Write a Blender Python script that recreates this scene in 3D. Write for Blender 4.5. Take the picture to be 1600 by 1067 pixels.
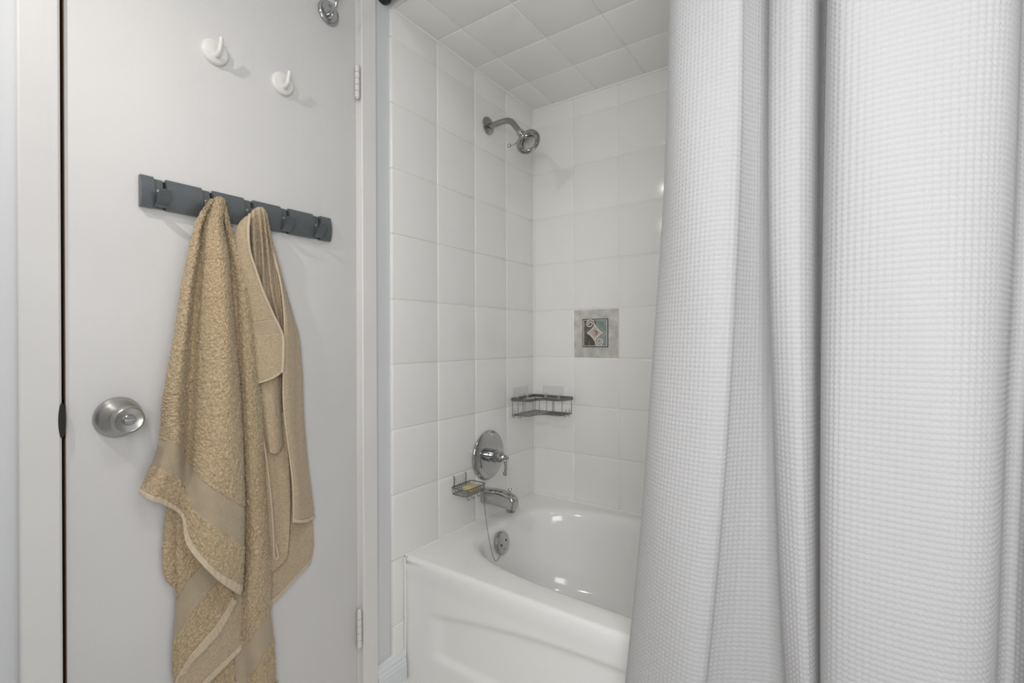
import bpy, bmesh, math, random
import numpy as np
from mathutils import Vector, Matrix

for o in list(bpy.data.objects):
    bpy.data.objects.remove(o, do_unlink=True)
scene = bpy.context.scene
col = scene.collection
random.seed(7)
rng = np.random.default_rng(7)

# ------------------------------------------------------------------ camera
# world: x = along the tub, away from the door wall; y = into the tub; z = up (metres)
def make_camera():
    yaw, pitch, roll = math.radians(34.96), math.radians(-0.10), math.radians(-0.19)
    fw = Vector((-math.sin(yaw) * math.cos(pitch), math.cos(yaw) * math.cos(pitch), math.sin(pitch)))
    r = Vector((math.cos(yaw), math.sin(yaw), 0))
    u = r.cross(fw)
    R = r * math.cos(roll) + u * math.sin(roll)
    U = -r * math.sin(roll) + u * math.cos(roll)
    cd = bpy.data.cameras.new('camera')
    cd.sensor_width = 36.0
    cd.lens = 36.0 * 749.5 / 1600.0
    cd.clip_start = 0.02
    cam = bpy.data.objects.new('camera', cd)
    m = Matrix((( R.x, U.x, -fw.x, 1.135), (R.y, U.y, -fw.y, -0.987), (R.z, U.z, -fw.z, 1.052), (0, 0, 0, 1)))
    cam.matrix_world = m
    col.objects.link(cam)
    scene.camera = cam
make_camera()

# ------------------------------------------------------------------ world, exposure
world = bpy.data.worlds.new('world')
scene.world = world
world.use_nodes = True
world.node_tree.nodes['Background'].inputs[0].default_value = (0.8, 0.85, 0.9, 1)
world.node_tree.nodes['Background'].inputs[1].default_value = 0.0
vs = scene.view_settings
vs.view_transform = 'Standard'
vs.look = 'None'
vs.gamma = 1.0
vs.use_curve_mapping = False
vs.exposure = 0.08
cy = scene.cycles
cy.use_adaptive_sampling = True; cy.adaptive_threshold = 0.03
cy.max_bounces = 8; cy.diffuse_bounces = 4; cy.glossy_bounces = 4; cy.transmission_bounces = 4
cy.caustics_reflective = False; cy.caustics_refractive = False
SCONCE_POWER = 13.5       # bulb of the wall lamp, left of the camera
CEILING_FILL_POWER = 4.0      # unseen round ceiling lamp, added for fill
WINDOW_FILL_POWER = 13.6       # daylight area light in the added window behind the camera

# ------------------------------------------------------------------ materials
def new_mat(name):
    m = bpy.data.materials.new(name)
    m.use_nodes = True
    nt = m.node_tree
    return m, nt, nt.nodes['Principled BSDF']

def add_bump(nt, b, scale, strength, dist=0.001, detail=4.0, stretch=None, kind='noise'):
    tc = nt.nodes.new('ShaderNodeTexCoord')
    src = tc.outputs['Object']
    if stretch:
        mp = nt.nodes.new('ShaderNodeMapping')
        mp.inputs['Scale'].default_value = stretch
        nt.links.new(src, mp.inputs[0]); src = mp.outputs[0]
    if kind == 'wave':
        n = nt.nodes.new('ShaderNodeTexWave'); n.inputs['Scale'].default_value = scale
        n.inputs['Distortion'].default_value = 0.6; n.inputs['Detail'].default_value = 1.0
        out = n.outputs['Fac'] if 'Fac' in n.outputs else n.outputs[1]
    else:
        n = nt.nodes.new('ShaderNodeTexNoise'); n.inputs['Scale'].default_value = scale
        n.inputs['Detail'].default_value = detail
        out = n.outputs['Fac']
    nt.links.new(src, n.inputs['Vector'])
    bp = nt.nodes.new('ShaderNodeBump')
    bp.inputs['Strength'].default_value = strength
    bp.inputs['Distance'].default_value = dist
    nt.links.new(out, bp.inputs['Height'])
    prev = b.inputs['Normal'].links
    if prev:
        nt.links.new(prev[0].from_socket, bp.inputs['Normal'])
    nt.links.new(bp.outputs[0], b.inputs['Normal'])
    return out

def noise_color(nt, b, c1, c2, scale, detail=3.0, lo=0.35, hi=0.65, stretch=None):
    tc = nt.nodes.new('ShaderNodeTexCoord'); src = tc.outputs['Object']
    if stretch:
        mp = nt.nodes.new('ShaderNodeMapping'); mp.inputs['Scale'].default_value = stretch
        nt.links.new(src, mp.inputs[0]); src = mp.outputs[0]
    n = nt.nodes.new('ShaderNodeTexNoise'); n.inputs['Scale'].default_value = scale; n.inputs['Detail'].default_value = detail
    nt.links.new(src, n.inputs['Vector'])
    r = nt.nodes.new('ShaderNodeValToRGB')
    r.color_ramp.elements[0].position = lo; r.color_ramp.elements[0].color = (*c1, 1)
    r.color_ramp.elements[1].position = hi; r.color_ramp.elements[1].color = (*c2, 1)
    nt.links.new(n.outputs['Fac'], r.inputs[0])
    nt.links.new(r.outputs[0], b.inputs['Base Color'])

def plain(name, c, rough=0.5, metal=0.0, bump=None, spec=0.5):
    m, nt, b = new_mat(name)
    b.inputs['Base Color'].default_value = (*c, 1)
    b.inputs['Roughness'].default_value = rough
    b.inputs['Metallic'].default_value = metal
    b.inputs['Specular IOR Level'].default_value = spec
    if bump:
        add_bump(nt, b, *bump)
    return m

M = {}
M['wall'] = plain('blue_grey_wall_paint', (0.70, 0.708, 0.722), 0.6, bump=(90, 0.25, 0.001))
M['base_paint'] = plain('white_blue_trim_paint', (0.76, 0.775, 0.80), 0.35, bump=(60, 0.35, 0.002))
m, nt, b = new_mat('door_paint')
b.inputs['Roughness'].default_value = 0.42
noise_color(nt, b, (0.69, 0.675, 0.66), (0.725, 0.71, 0.695), 3.0)
add_bump(nt, b, 180, 0.35, 0.0006, 3.0)
add_bump(nt, b, 14, 0.35, 0.003, 6.0, (1, 1, 0.35))
M['door'] = m
m, nt, b = new_mat('casing_paint')
b.inputs['Roughness'].default_value = 0.4
noise_color(nt, b, (0.74, 0.725, 0.71), (0.77, 0.755, 0.74), 4.0)
add_bump(nt, b, 60, 0.3, 0.0012, 4.0, (1, 1, 0.08))
M['casing'] = m
m, nt, b = new_mat('white_wall_tile')
b.inputs['Roughness'].default_value = 0.16
noise_color(nt, b, (0.855, 0.85, 0.825), (0.87, 0.865, 0.84), 2.0)
add_bump(nt, b, 11, 0.12, 0.002, 2.0)
M['tile'] = m
M['grout'] = plain('grout', (0.87, 0.86, 0.83), 0.8, bump=(300, 0.3, 0.0005))
M['enamel'] = plain('bathtub_enamel', (0.885, 0.88, 0.86), 0.11, bump=(5, 0.05, 0.004))
M['chrome'] = plain('chrome', (0.50, 0.50, 0.50), 0.06, 1.0)
M['chrome_dull'] = plain('dull_chrome', (0.36, 0.36, 0.352), 0.2, 1.0)
M['nickel'] = plain('satin_nickel', (0.50, 0.49, 0.47), 0.30, 1.0, bump=(400, 0.1, 0.0003))
M['wire'] = plain('dark_wire', (0.22, 0.215, 0.205), 0.35, 0.9)
M['rail'] = plain('grey_metallic_paint', (0.145, 0.162, 0.17), 0.34, 0.45, bump=(500, 0.15, 0.0004))
M['black'] = plain('black_plastic_and_shade', (0.012, 0.012, 0.013), 0.35)
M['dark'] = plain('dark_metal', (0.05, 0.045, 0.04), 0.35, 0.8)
M['white_plastic'] = plain('white_plastic', (0.78, 0.77, 0.73), 0.25)
M['hinge'] = plain('painted_hinge', (0.73, 0.71, 0.69), 0.4, bump=(120, 0.4, 0.001))
m, nt, b = new_mat('brown_wood')
b.inputs['Roughness'].default_value = 0.6
noise_color(nt, b, (0.16, 0.10, 0.06), (0.38, 0.26, 0.16), 20, 4, 0.3, 0.7, (1, 1, 0.05))
M['wood'] = m
M['floor'] = plain('pale_floor', (0.80, 0.79, 0.77), 0.3)
M['ceiling'] = plain('ceiling_paint', (0.87, 0.87, 0.86), 0.8)
m, nt, b = new_mat('soap')
b.inputs['Base Color'].default_value = (0.62, 0.50, 0.27, 1); b.inputs['Roughness'].default_value = 0.4
M['soap'] = m
m, nt, b = new_mat('clear_plastic')
b.inputs['Base Color'].default_value = (0.93, 0.93, 0.95, 1); b.inputs['Roughness'].default_value = 0.12
b.inputs['Alpha'].default_value = 0.28
M['clear'] = m
m, nt, b = new_mat('white_waffle_cotton')
b.inputs['Base Color'].default_value = (0.68, 0.68, 0.69, 1); b.inputs['Roughness'].default_value = 0.95
b.inputs['Specular IOR Level'].default_value = 0.15
tr = nt.nodes.new('ShaderNodeBsdfTranslucent'); tr.inputs[0].default_value = (0.80, 0.80, 0.81, 1)
mx = nt.nodes.new('ShaderNodeMixShader'); mx.inputs[0].default_value = 0.33
nt.links.new(b.outputs[0], mx.inputs[1]); nt.links.new(tr.outputs[0], mx.inputs[2])
nt.links.new(mx.outputs[0], nt.nodes['Material Output'].inputs[0])
M['curtain'] = m

def towel_mat(name, c1, c2, rib=None):
    m, nt, b = new_mat(name)
    b.inputs['Roughness'].default_value = 1.0
    b.inputs['Specular IOR Level'].default_value = 0.05
    b.inputs['Sheen Weight'].default_value = 0.25
    b.inputs['Sheen Roughness'].default_value = 0.6
    noise_color(nt, b, c1, c2, 260 if not rib else 40, 3, 0.3, 0.7)
    if rib:
        # fine woven ribs follow the cloth: UV v runs down the towel
        uv = nt.nodes.new('ShaderNodeUVMap'); uv.uv_map = 'UVMap'
        w = nt.nodes.new('ShaderNodeTexWave'); w.bands_direction = 'Y'
        w.inputs['Scale'].default_value = rib
        w.inputs['Distortion'].default_value = 0.4
        nt.links.new(uv.outputs[0], w.inputs['Vector'])
        bp = nt.nodes.new('ShaderNodeBump'); bp.inputs['Strength'].default_value = 0.8; bp.inputs['Distance'].default_value = 0.0012
        nt.links.new(w.outputs['Fac'], bp.inputs['Height'])
        nt.links.new(bp.outputs[0], b.inputs['Normal'])
    else:
        add_bump(nt, b, 420, 0.9, 0.002, 3.0)
    return m
M['terry'] = towel_mat('beige_terry', (0.375, 0.28, 0.165), (0.68, 0.525, 0.33))
M['terry_thin'] = towel_mat('beige_thin_terry', (0.44, 0.34, 0.22), (0.58, 0.46, 0.31))
M['band'] = towel_mat('beige_woven_band', (0.50, 0.40, 0.275), (0.55, 0.445, 0.31), 9.0)
M['hem'] = towel_mat('beige_hem', (0.58, 0.475, 0.335), (0.64, 0.53, 0.385), 3.0)
m, nt, b = new_mat('mottled_stone_tile')
b.inputs['Roughness'].default_value = 0.25
noise_color(nt, b, (0.46, 0.465, 0.44), (0.70, 0.665, 0.60), 26, 5, 0.35, 0.68)
M['stone'] = m
m, nt, b = new_mat('olive_glaze')
b.inputs['Roughness'].default_value = 0.2
noise_color(nt, b, (0.075, 0.07, 0.045), (0.30, 0.29, 0.22), 45, 3, 0.45, 0.8)
M['olive'] = m
m, nt, b = new_mat('teal_glaze')
b.inputs['Roughness'].default_value = 0.2
noise_color(nt, b, (0.20, 0.24, 0.22), (0.33, 0.40, 0.37), 40, 3, 0.35, 0.7)
M['teal'] = m
M['relief'] = plain('cream_relief', (0.72, 0.69, 0.63), 0.3)
M['pink'] = plain('pale_pink_glaze', (0.52, 0.42, 0.37), 0.3, bump=(80, 0.3, 0.001))
# ------------------------------------------------------------------ mesh helpers
def mesh_obj(name, verts, faces, mat, parent=None, smooth=False):
    me = bpy.data.meshes.new(name)
    me.from_pydata([tuple(v) for v in verts], [], faces)
    me.materials.append(mat)
    if smooth:
        me.polygons.foreach_set('use_smooth', [True] * len(me.polygons))
    me.update()
    o = bpy.data.objects.new(name, me)
    col.objects.link(o)
    if parent is not None:
        o.parent = parent
    return o

def bm_obj(name, bm, mat, parent=None, smooth=False, angle=None):
    bmesh.ops.recalc_face_normals(bm, faces=bm.faces[:])
    me = bpy.data.meshes.new(name)
    bm.to_mesh(me); bm.free()
    me.materials.append(mat)
    if smooth:
        me.polygons.foreach_set('use_smooth', [True] * len(me.polygons))
        if angle:
            me.set_sharp_from_angle(angle=math.radians(angle))
    o = bpy.data.objects.new(name, me)
    col.objects.link(o)
    if parent is not None:
        o.parent = parent
    return o

def empty(name, loc=(0, 0, 0)):
    o = bpy.data.objects.new(name, None)
    o.empty_display_size = 0.03
    col.objects.link(o)
    return o

def tag(o, label=None, cat=None, group=None, kind=None):
    if label: o['label'] = label
    if cat: o['category'] = cat
    if group: o['group'] = group
    if kind: o['kind'] = kind
    return o

def add_box(bm, lo, hi, bevel=0.0, seg=2):
    c = [(a + b_) / 2 for a, b_ in zip(lo, hi)]
    s = [b_ - a for a, b_ in zip(lo, hi)]
    r = bmesh.ops.create_cube(bm, size=1.0)
    vs_ = r['verts']
    bmesh.ops.scale(bm, vec=s, verts=vs_)
    bmesh.ops.translate(bm, vec=c, verts=vs_)
    if bevel > 0:
        es = list({e for v in vs_ for e in v.link_edges})
        bmesh.ops.bevel(bm, geom=es, offset=bevel, segments=seg, profile=0.5, affect='EDGES')

def box(name, lo, hi, mat, parent=None, bevel=0.0, seg=2, smooth=False):
    bm = bmesh.new(); add_box(bm, lo, hi, bevel, seg)
    return bm_obj(name, bm, mat, parent, smooth or bevel > 0, 40 if bevel > 0 else None)

def frame_at(axis):
    a = Vector(axis).normalized()
    t = Vector((0, 0, 1)) if abs(a.z) < 0.9 else Vector((0, 1, 0))
    u = t.cross(a).normalized(); v = a.cross(u)
    return a, u, v

def add_lathe(bm, prof, origin, axis, n=32, sx=1.0, sy=1.0):
    """prof: (radius, height along axis)"""
    a, u, v = frame_at(axis)
    o = Vector(origin)
    rings = []
    for r, h in prof:
        if r < 1e-6:
            rings.append([bm.verts.new(o + a * h)])
        else:
            rings.append([bm.verts.new(o + a * h + u * (r * sx * math.cos(2 * math.pi * i / n)) + v * (r * sy * math.sin(2 * math.pi * i / n))) for i in range(n)])
    for A, B in zip(rings[:-1], rings[1:]):
        if len(A) == 1 and len(B) == 1: continue
        for i in range(n):
            j = (i + 1) % n
            if len(A) == 1: bm.faces.new((A[0], B[i], B[j]))
            elif len(B) == 1: bm.faces.new((A[i], A[j], B[0]))
            else: bm.faces.new((A[i], A[j], B[j], B[i]))
    if len(rings[0]) > 1: bm.faces.new(rings[0][::-1])
    if len(rings[-1]) > 1: bm.faces.new(rings[-1])

def lathe(name, prof, origin, axis, mat, parent=None, n=32, angle=35):
    bm = bmesh.new(); add_lathe(bm, prof, origin, axis, n)
    return bm_obj(name, bm, mat, parent, True, angle)

def smooth_path(pts, k=6):
    P = [Vector(p) for p in pts]
    if len(P) < 3: return P
    out = []
    for i in range(len(P) - 1):
        p0 = P[max(i - 1, 0)]; p1 = P[i]; p2 = P[i + 1]; p3 = P[min(i + 2, len(P) - 1)]
        for s in range(k):
            t = s / k
            out.append(0.5 * ((2 * p1) + (p2 - p0) * t + (2 * p0 - 5 * p1 + 4 * p2 - p3) * t * t + (3 * p1 - p0 - 3 * p2 + p3) * t ** 3))
    out.append(P[-1])
    return out

def add_tube(bm, pts, rad, n=10, closed=False):
    P = [Vector(p) for p in pts]
    R = rad if isinstance(rad, (list, tuple)) else [rad] * len(P)
    if len(R) != len(P):
        R = [np.interp(i / (len(P) - 1), np.linspace(0, 1, len(R)), R) for i in range(len(P))]
    rings = []
    up = None
    L = len(P)
    for i in range(L):
        if closed: t = (P[(i + 1) % L] - P[i - 1])
        else: t = P[min(i + 1, L - 1)] - P[max(i - 1, 0)]
        t.normalize()
        if up is None:
            up = Vector((0, 0, 1)) if abs(t.z) < 0.9 else Vector((0, 1, 0))
        u = (up - t * up.dot(t)).normalized(); v = t.cross(u); up = u
        rings.append([bm.verts.new(P[i] + u * (R[i] * math.cos(2 * math.pi * k / n)) + v * (R[i] * math.sin(2 * math.pi * k / n))) for k in range(n)])
    for i in range(L if closed else L - 1):
        A = rings[i]; B = rings[(i + 1) % L]
        for k in range(n):
            j = (k + 1) % n
            bm.faces.new((A[k], A[j], B[j], B[k]))
    if not closed:
        bm.faces.new(rings[0][::-1]); bm.faces.new(rings[-1])

def tube(name, pts, rad, mat, parent=None, n=10, k=6, closed=False):
    bm = bmesh.new()
    add_tube(bm, smooth_path(pts, k) if k else pts, rad, n, closed)
    return bm_obj(name, bm, mat, parent, True, 50)

def add_prism(bm, poly, lo, hi, axis):
    """extrude a 2D polygon along axis (0=x,1=y,2=z); the polygon holds the two other coordinates in order"""
    def P(p, h):
        c = list(p); c.insert(axis, h); return c
    A = [bm.verts.new(P(p, lo)) for p in poly]; B = [bm.verts.new(P(p, hi)) for p in poly]
    n = len(poly)
    bm.faces.new(A[::-1]); bm.faces.new(B)
    for i in range(n):
        j = (i + 1) % n
        bm.faces.new((A[i], A[j], B[j], B[i]))

# ------------------------------------------------------------------ traced cloth lines (millimetres: x, y, z)
TOWEL_A = [
    [(14.0, -518.7, 1347.3), (14.0, -513.6, 1355.3), (14.0, -509.8, 1357.6), (14.0, -506.0, 1358.5), (14.0, -499.6, 1361.4), (14.0, -493.1, 1361.6), (14.0, -487.9, 1360.0), (14.0, -483.9, 1355.3)],
    [(36.0, -531.6, 1339.3), (44.0, -528.8, 1345.3), (48.0, -525.5, 1345.3), (46.0, -519.8, 1347.1), (50.0, -515.2, 1351.5), (50.0, -507.7, 1351.9), (44.0, -498.7, 1351.0), (34.0, -490.3, 1349.1)],
    [(26.3, -548.3, 1297.2), (37.8, -546.9, 1295.9), (40.7, -542.1, 1295.1), (23.4, -531.5, 1296.9), (42.6, -525.9, 1298.0), (54.2, -516.0, 1298.3), (46.5, -503.8, 1301.8), (22.5, -486.6, 1307.2)],
    [(24.2, -559.5, 1236.1), (38.9, -558.2, 1232.1), (42.5, -552.6, 1229.9), (20.6, -536.7, 1231.8), (45.0, -529.6, 1233.0), (59.6, -512.4, 1236.6), (49.9, -494.0, 1240.4), (19.4, -473.5, 1246.6)],
    [(22.2, -571.8, 1161.5), (39.9, -570.4, 1159.1), (44.4, -563.0, 1158.2), (17.7, -543.1, 1157.6), (47.3, -532.1, 1159.3), (65.1, -510.1, 1161.4), (53.2, -489.4, 1163.9), (16.2, -465.6, 1168.3)],
    [(20.1, -583.9, 1063.6), (41.0, -582.5, 1062.1), (46.2, -573.2, 1060.8), (14.9, -548.3, 1057.1), (49.7, -534.7, 1059.6), (70.5, -507.9, 1062.3), (56.6, -484.9, 1062.5), (13.1, -457.7, 1062.9)],
    [(18.0, -600.2, 967.7), (42.0, -596.6, 966.1), (48.0, -583.3, 962.8), (12.0, -551.2, 954.3), (52.0, -538.5, 956.8), (76.0, -508.3, 959.6), (60.0, -481.6, 956.6), (10.0, -449.8, 951.5)],
    [(18.0, -608.0, 911.2), (42.0, -603.3, 908.8), (48.0, -586.9, 902.2), (12.0, -555.1, 876.1), (52.0, -543.8, 846.9), (76.0, -512.6, 824.3), (60.0, -476.9, 805.8), (10.0, -444.8, 789.8)],
    [(18.0, -610.3, 862.1), (42.0, -603.5, 857.4), (48.0, -588.2, 849.1), (12.0, -558.9, 810.3), (52.0, -553.5, 775.6), (76.0, -527.8, 744.5), (60.0, -474.7, 698.8), (10.0, -441.1, 675.2)],
    [(18.0, -623.3, 810.4), (42.0, -611.3, 803.8), (40.0, -588.8, 787.1), (34.0, -571.0, 748.3), (52.0, -559.6, 707.0), (76.0, -534.1, 674.3), (60.0, -475.1, 614.5), (10.0, -441.5, 584.9)],
    [(18.0, -640.1, 769.6), (42.0, -629.3, 758.7), (40.0, -607.6, 743.8), (34.0, -574.6, 706.5), (52.0, -566.8, 651.1), (76.0, -534.5, 589.5), (60.0, -478.1, 530.0), (10.0, -444.7, 498.7)],
    [(18.0, -641.1, 760.0), (42.0, -631.4, 748.2), (40.0, -609.8, 733.2), (34.0, -578.0, 699.8), (52.0, -573.7, 643.2), (76.0, -536.9, 574.8), (60.0, -483.5, 511.6), (10.0, -448.9, 480.2)],
]
TOWEL_B = [
    [(23.6, -511.4, 1346.0), (30.0, -502.2, 1347.1), (38.0, -501.4, 1345.2), (38.0, -496.5, 1345.7), (30.0, -488.5, 1348.8), (23.6, -487.5, 1350.1)],
    [(21.7, -500.6, 1297.7), (28.8, -491.4, 1298.5), (39.2, -491.3, 1297.0), (39.2, -485.9, 1298.1), (28.8, -476.3, 1301.3), (20.5, -474.5, 1302.8)],
    [(19.8, -492.2, 1242.4), (27.6, -481.4, 1243.2), (40.4, -478.4, 1242.3), (40.4, -468.1, 1243.8), (27.6, -452.8, 1247.4), (17.4, -451.9, 1248.6)],
    [(17.8, -482.5, 1169.6), (26.4, -470.7, 1170.1), (41.6, -466.2, 1169.5), (41.6, -452.6, 1170.7), (26.4, -432.9, 1173.4), (14.2, -432.1, 1174.3)],
    [(15.9, -476.7, 1064.2), (25.2, -464.5, 1064.2), (42.8, -459.5, 1064.1), (42.8, -444.0, 1064.2), (25.2, -421.2, 1064.5), (11.1, -420.2, 1064.6)],
    [(14.0, -469.5, 957.6), (24.0, -457.4, 957.1), (44.0, -453.1, 957.8), (44.0, -437.0, 956.6), (24.0, -412.3, 953.7), (8.0, -410.4, 952.8)],
    [(14.0, -465.9, 850.2), (24.0, -453.4, 849.3), (44.0, -448.3, 850.6), (44.0, -431.2, 847.9), (24.0, -405.3, 841.7), (8.0, -403.8, 839.8)],
    [(14.0, -462.3, 727.9), (24.0, -449.7, 726.5), (44.0, -444.6, 728.6), (44.0, -427.4, 724.3), (24.0, -401.4, 714.4), (8.0, -399.8, 711.2)],
    [(14.0, -460.1, 598.2), (24.0, -446.8, 596.0), (44.0, -440.1, 605.6), (44.0, -420.8, 606.3), (24.0, -392.8, 592.1), (8.0, -392.0, 588.1)],
    [(14.0, -467.4, 472.3), (24.0, -454.3, 481.0), (44.0, -447.3, 498.3), (44.0, -420.1, 509.9), (24.0, -388.6, 515.4), (8.0, -386.2, 507.1)],
    [(14.0, -467.9, 355.5), (24.0, -454.8, 366.5), (44.0, -443.5, 393.6), (44.0, -417.6, 415.5), (24.0, -389.0, 420.7), (8.0, -386.6, 408.4)],
    [(14.0, -462.9, 255.3), (24.0, -446.7, 281.4), (44.0, -435.4, 316.0), (44.0, -412.1, 342.4), (24.0, -383.2, 352.9), (8.0, -380.7, 339.9)],
    [(14.0, -457.7, 165.7), (24.0, -444.3, 193.2), (44.0, -432.9, 228.0), (44.0, -409.5, 242.7), (24.0, -380.5, 247.0), (8.0, -378.0, 234.4)],
    [(14.0, -457.8, 151.4), (24.0, -444.4, 178.7), (44.0, -432.9, 213.6), (44.0, -409.6, 228.0), (24.0, -380.6, 231.8), (8.0, -378.1, 219.2)],
]
TOWEL_C = [
    [(8.0, -584.2, 731.5), (22.0, -571.1, 730.5), (28.0, -550.1, 719.2), (30.0, -520.6, 691.1), (30.0, -488.7, 660.8)],
    [(8.0, -582.2, 665.6), (22.0, -577.1, 673.6), (28.0, -562.0, 674.0), (30.0, -537.9, 661.4), (30.0, -501.8, 637.3)],
    [(8.0, -581.3, 600.0), (22.0, -577.3, 615.1), (28.0, -561.1, 626.4), (30.0, -535.6, 628.5), (30.0, -500.6, 616.2)],
    [(8.0, -578.2, 524.1), (22.0, -574.2, 542.2), (28.0, -559.0, 567.7), (30.0, -535.8, 585.7), (30.0, -495.5, 589.6)],
    [(8.0, -583.1, 444.0), (22.0, -575.6, 467.2), (28.0, -554.5, 498.5), (30.0, -527.5, 523.1), (30.0, -479.9, 553.0)],
    [(8.0, -582.3, 359.9), (22.0, -564.3, 399.8), (28.0, -533.2, 432.1), (30.0, -505.1, 455.7), (30.0, -477.5, 495.8)],
    [(8.0, -572.0, 343.3), (22.0, -555.0, 385.4), (28.0, -527.1, 408.8), (30.0, -500.1, 431.2), (30.0, -468.1, 480.4)],
]
TOWEL_E = [
    [(8.0, -592.0, 740.1), (14.0, -585.2, 739.3), (10.0, -570.1, 734.6)],
    [(8.0, -599.0, 671.1), (14.0, -590.0, 669.5), (10.0, -570.4, 662.2)],
    [(8.0, -602.5, 618.3), (14.0, -592.4, 613.5), (10.0, -570.6, 601.7)],
    [(8.0, -598.2, 578.1), (14.0, -590.4, 572.7), (10.0, -570.8, 559.6)],
    [(8.0, -588.3, 557.1), (14.0, -583.7, 554.3), (10.0, -568.5, 544.1)],
]
TOWEL_D = [
    [(14.0, -551.1, 590.0), (26.0, -506.7, 576.2), (24.0, -454.0, 541.1)],
    [(14.0, -563.3, 488.8), (26.0, -507.1, 480.1), (24.0, -455.7, 470.2)],
    [(14.0, -575.2, 389.6), (26.0, -510.0, 399.0), (24.0, -457.4, 406.5)],
    [(14.0, -575.5, 311.2), (26.0, -535.1, 342.3), (24.0, -456.1, 377.2)],
    [(14.0, -571.0, 295.2), (26.0, -530.3, 326.0), (24.0, -456.2, 362.9)],
]
TOWEL_F = [
    [(6.0, -566.1, 487.5), (12.0, -501.1, 458.9), (12.0, -438.8, 444.2)],
    [(6.0, -572.3, 384.9), (12.0, -507.9, 365.2), (12.0, -436.3, 355.3)],
    [(6.0, -575.0, 281.1), (12.0, -508.4, 254.6), (12.0, -433.9, 236.7)],
    [(6.0, -572.9, 226.9), (12.0, -508.6, 199.3), (12.0, -434.2, 163.5)],
]
TOWEL_G = [
    [(14.0, -427.4, 1345.0), (14.0, -421.6, 1352.1), (14.0, -415.7, 1356.4), (14.0, -409.8, 1359.2), (14.0, -403.9, 1360.5), (14.0, -399.4, 1360.0), (14.0, -396.4, 1357.6), (14.0, -393.4, 1353.8), (14.0, -391.9, 1348.1)],
    [(36.0, -439.8, 1338.9), (44.0, -436.7, 1344.1), (41.0, -428.1, 1349.4), (47.0, -425.4, 1350.4), (43.0, -417.5, 1352.8), (47.0, -415.2, 1351.2), (41.0, -409.1, 1350.6), (42.0, -406.7, 1346.6), (32.0, -400.0, 1343.6)],
    [(26.0, -437.9, 1285.9), (46.0, -436.6, 1283.6), (32.0, -418.6, 1288.5), (50.0, -421.4, 1285.7), (33.0, -406.7, 1290.4), (48.0, -409.4, 1288.1), (30.0, -394.6, 1292.9), (40.0, -396.2, 1291.4), (22.0, -382.7, 1296.0)],
    [(26.0, -432.5, 1217.1), (46.0, -432.6, 1215.3), (32.0, -417.5, 1218.3), (50.0, -418.1, 1216.7), (33.0, -401.8, 1220.2), (48.0, -403.1, 1218.7), (30.0, -384.3, 1222.5), (40.0, -383.6, 1221.7), (22.0, -367.4, 1225.3)],
    [(26.0, -422.7, 1159.7), (46.0, -427.1, 1158.2), (32.0, -414.1, 1160.0), (50.0, -414.7, 1158.9), (33.0, -396.8, 1161.3), (48.0, -395.8, 1160.5), (30.0, -376.8, 1163.0), (40.0, -373.0, 1162.7), (22.0, -358.2, 1164.9)],
    [(26.0, -396.4, 1072.1), (46.0, -399.6, 1071.8), (32.0, -386.0, 1072.1), (50.0, -389.7, 1071.9), (33.0, -375.7, 1072.3), (48.0, -379.5, 1072.0), (30.0, -364.7, 1072.4), (40.0, -367.2, 1072.3), (22.0, -353.8, 1072.6)],
    [(20.0, -413.1, 953.6), (30.0, -409.5, 953.8), (34.0, -402.7, 953.5), (38.0, -395.8, 953.1), (38.0, -388.2, 952.6), (36.0, -379.5, 951.8), (32.0, -371.0, 951.0), (28.0, -364.1, 950.2), (20.0, -354.8, 949.1)],
    [(20.0, -403.2, 848.4), (30.0, -401.0, 849.1), (34.0, -395.6, 848.7), (38.0, -390.2, 848.3), (38.0, -384.1, 847.3), (36.0, -376.8, 846.0), (32.0, -368.4, 844.3), (28.0, -361.4, 842.8), (20.0, -352.0, 840.6)],
    [(20.0, -394.4, 793.0), (30.0, -395.2, 793.0), (34.0, -391.3, 791.3), (38.0, -387.4, 789.5), (38.0, -381.3, 789.8), (36.0, -373.9, 792.7), (32.0, -365.4, 798.2), (28.0, -358.3, 807.1), (20.0, -350.5, 812.5)],
]
TOWEL_H = [
    [(36.0, -457.9, 1323.7), (44.0, -452.2, 1329.4), (46.0, -444.8, 1334.9)],
    [(34.0, -473.4, 1292.8), (50.0, -464.8, 1295.0), (56.0, -452.7, 1296.5)],
    [(34.0, -473.6, 1246.5), (52.0, -464.6, 1250.0), (58.0, -451.1, 1254.2)],
    [(34.0, -464.3, 1205.5), (52.0, -455.2, 1209.2), (58.0, -438.7, 1213.5)],
    [(34.0, -450.8, 1149.9), (52.0, -437.3, 1154.2), (58.0, -419.6, 1159.5)],
    [(34.0, -439.8, 1100.3), (52.0, -418.9, 1104.9), (58.0, -397.0, 1109.9)],
    [(34.0, -432.9, 1060.0), (52.0, -407.3, 1064.4), (58.0, -376.6, 1066.0)],
    [(34.0, -428.8, 1010.6), (52.0, -404.6, 1016.0), (58.0, -375.3, 1022.7)],
    [(34.0, -424.7, 966.8), (52.0, -403.3, 977.9), (58.0, -376.9, 992.9)],
    [(34.0, -423.3, 955.0), (52.0, -401.8, 964.6), (58.0, -377.8, 979.6)],
]
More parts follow.
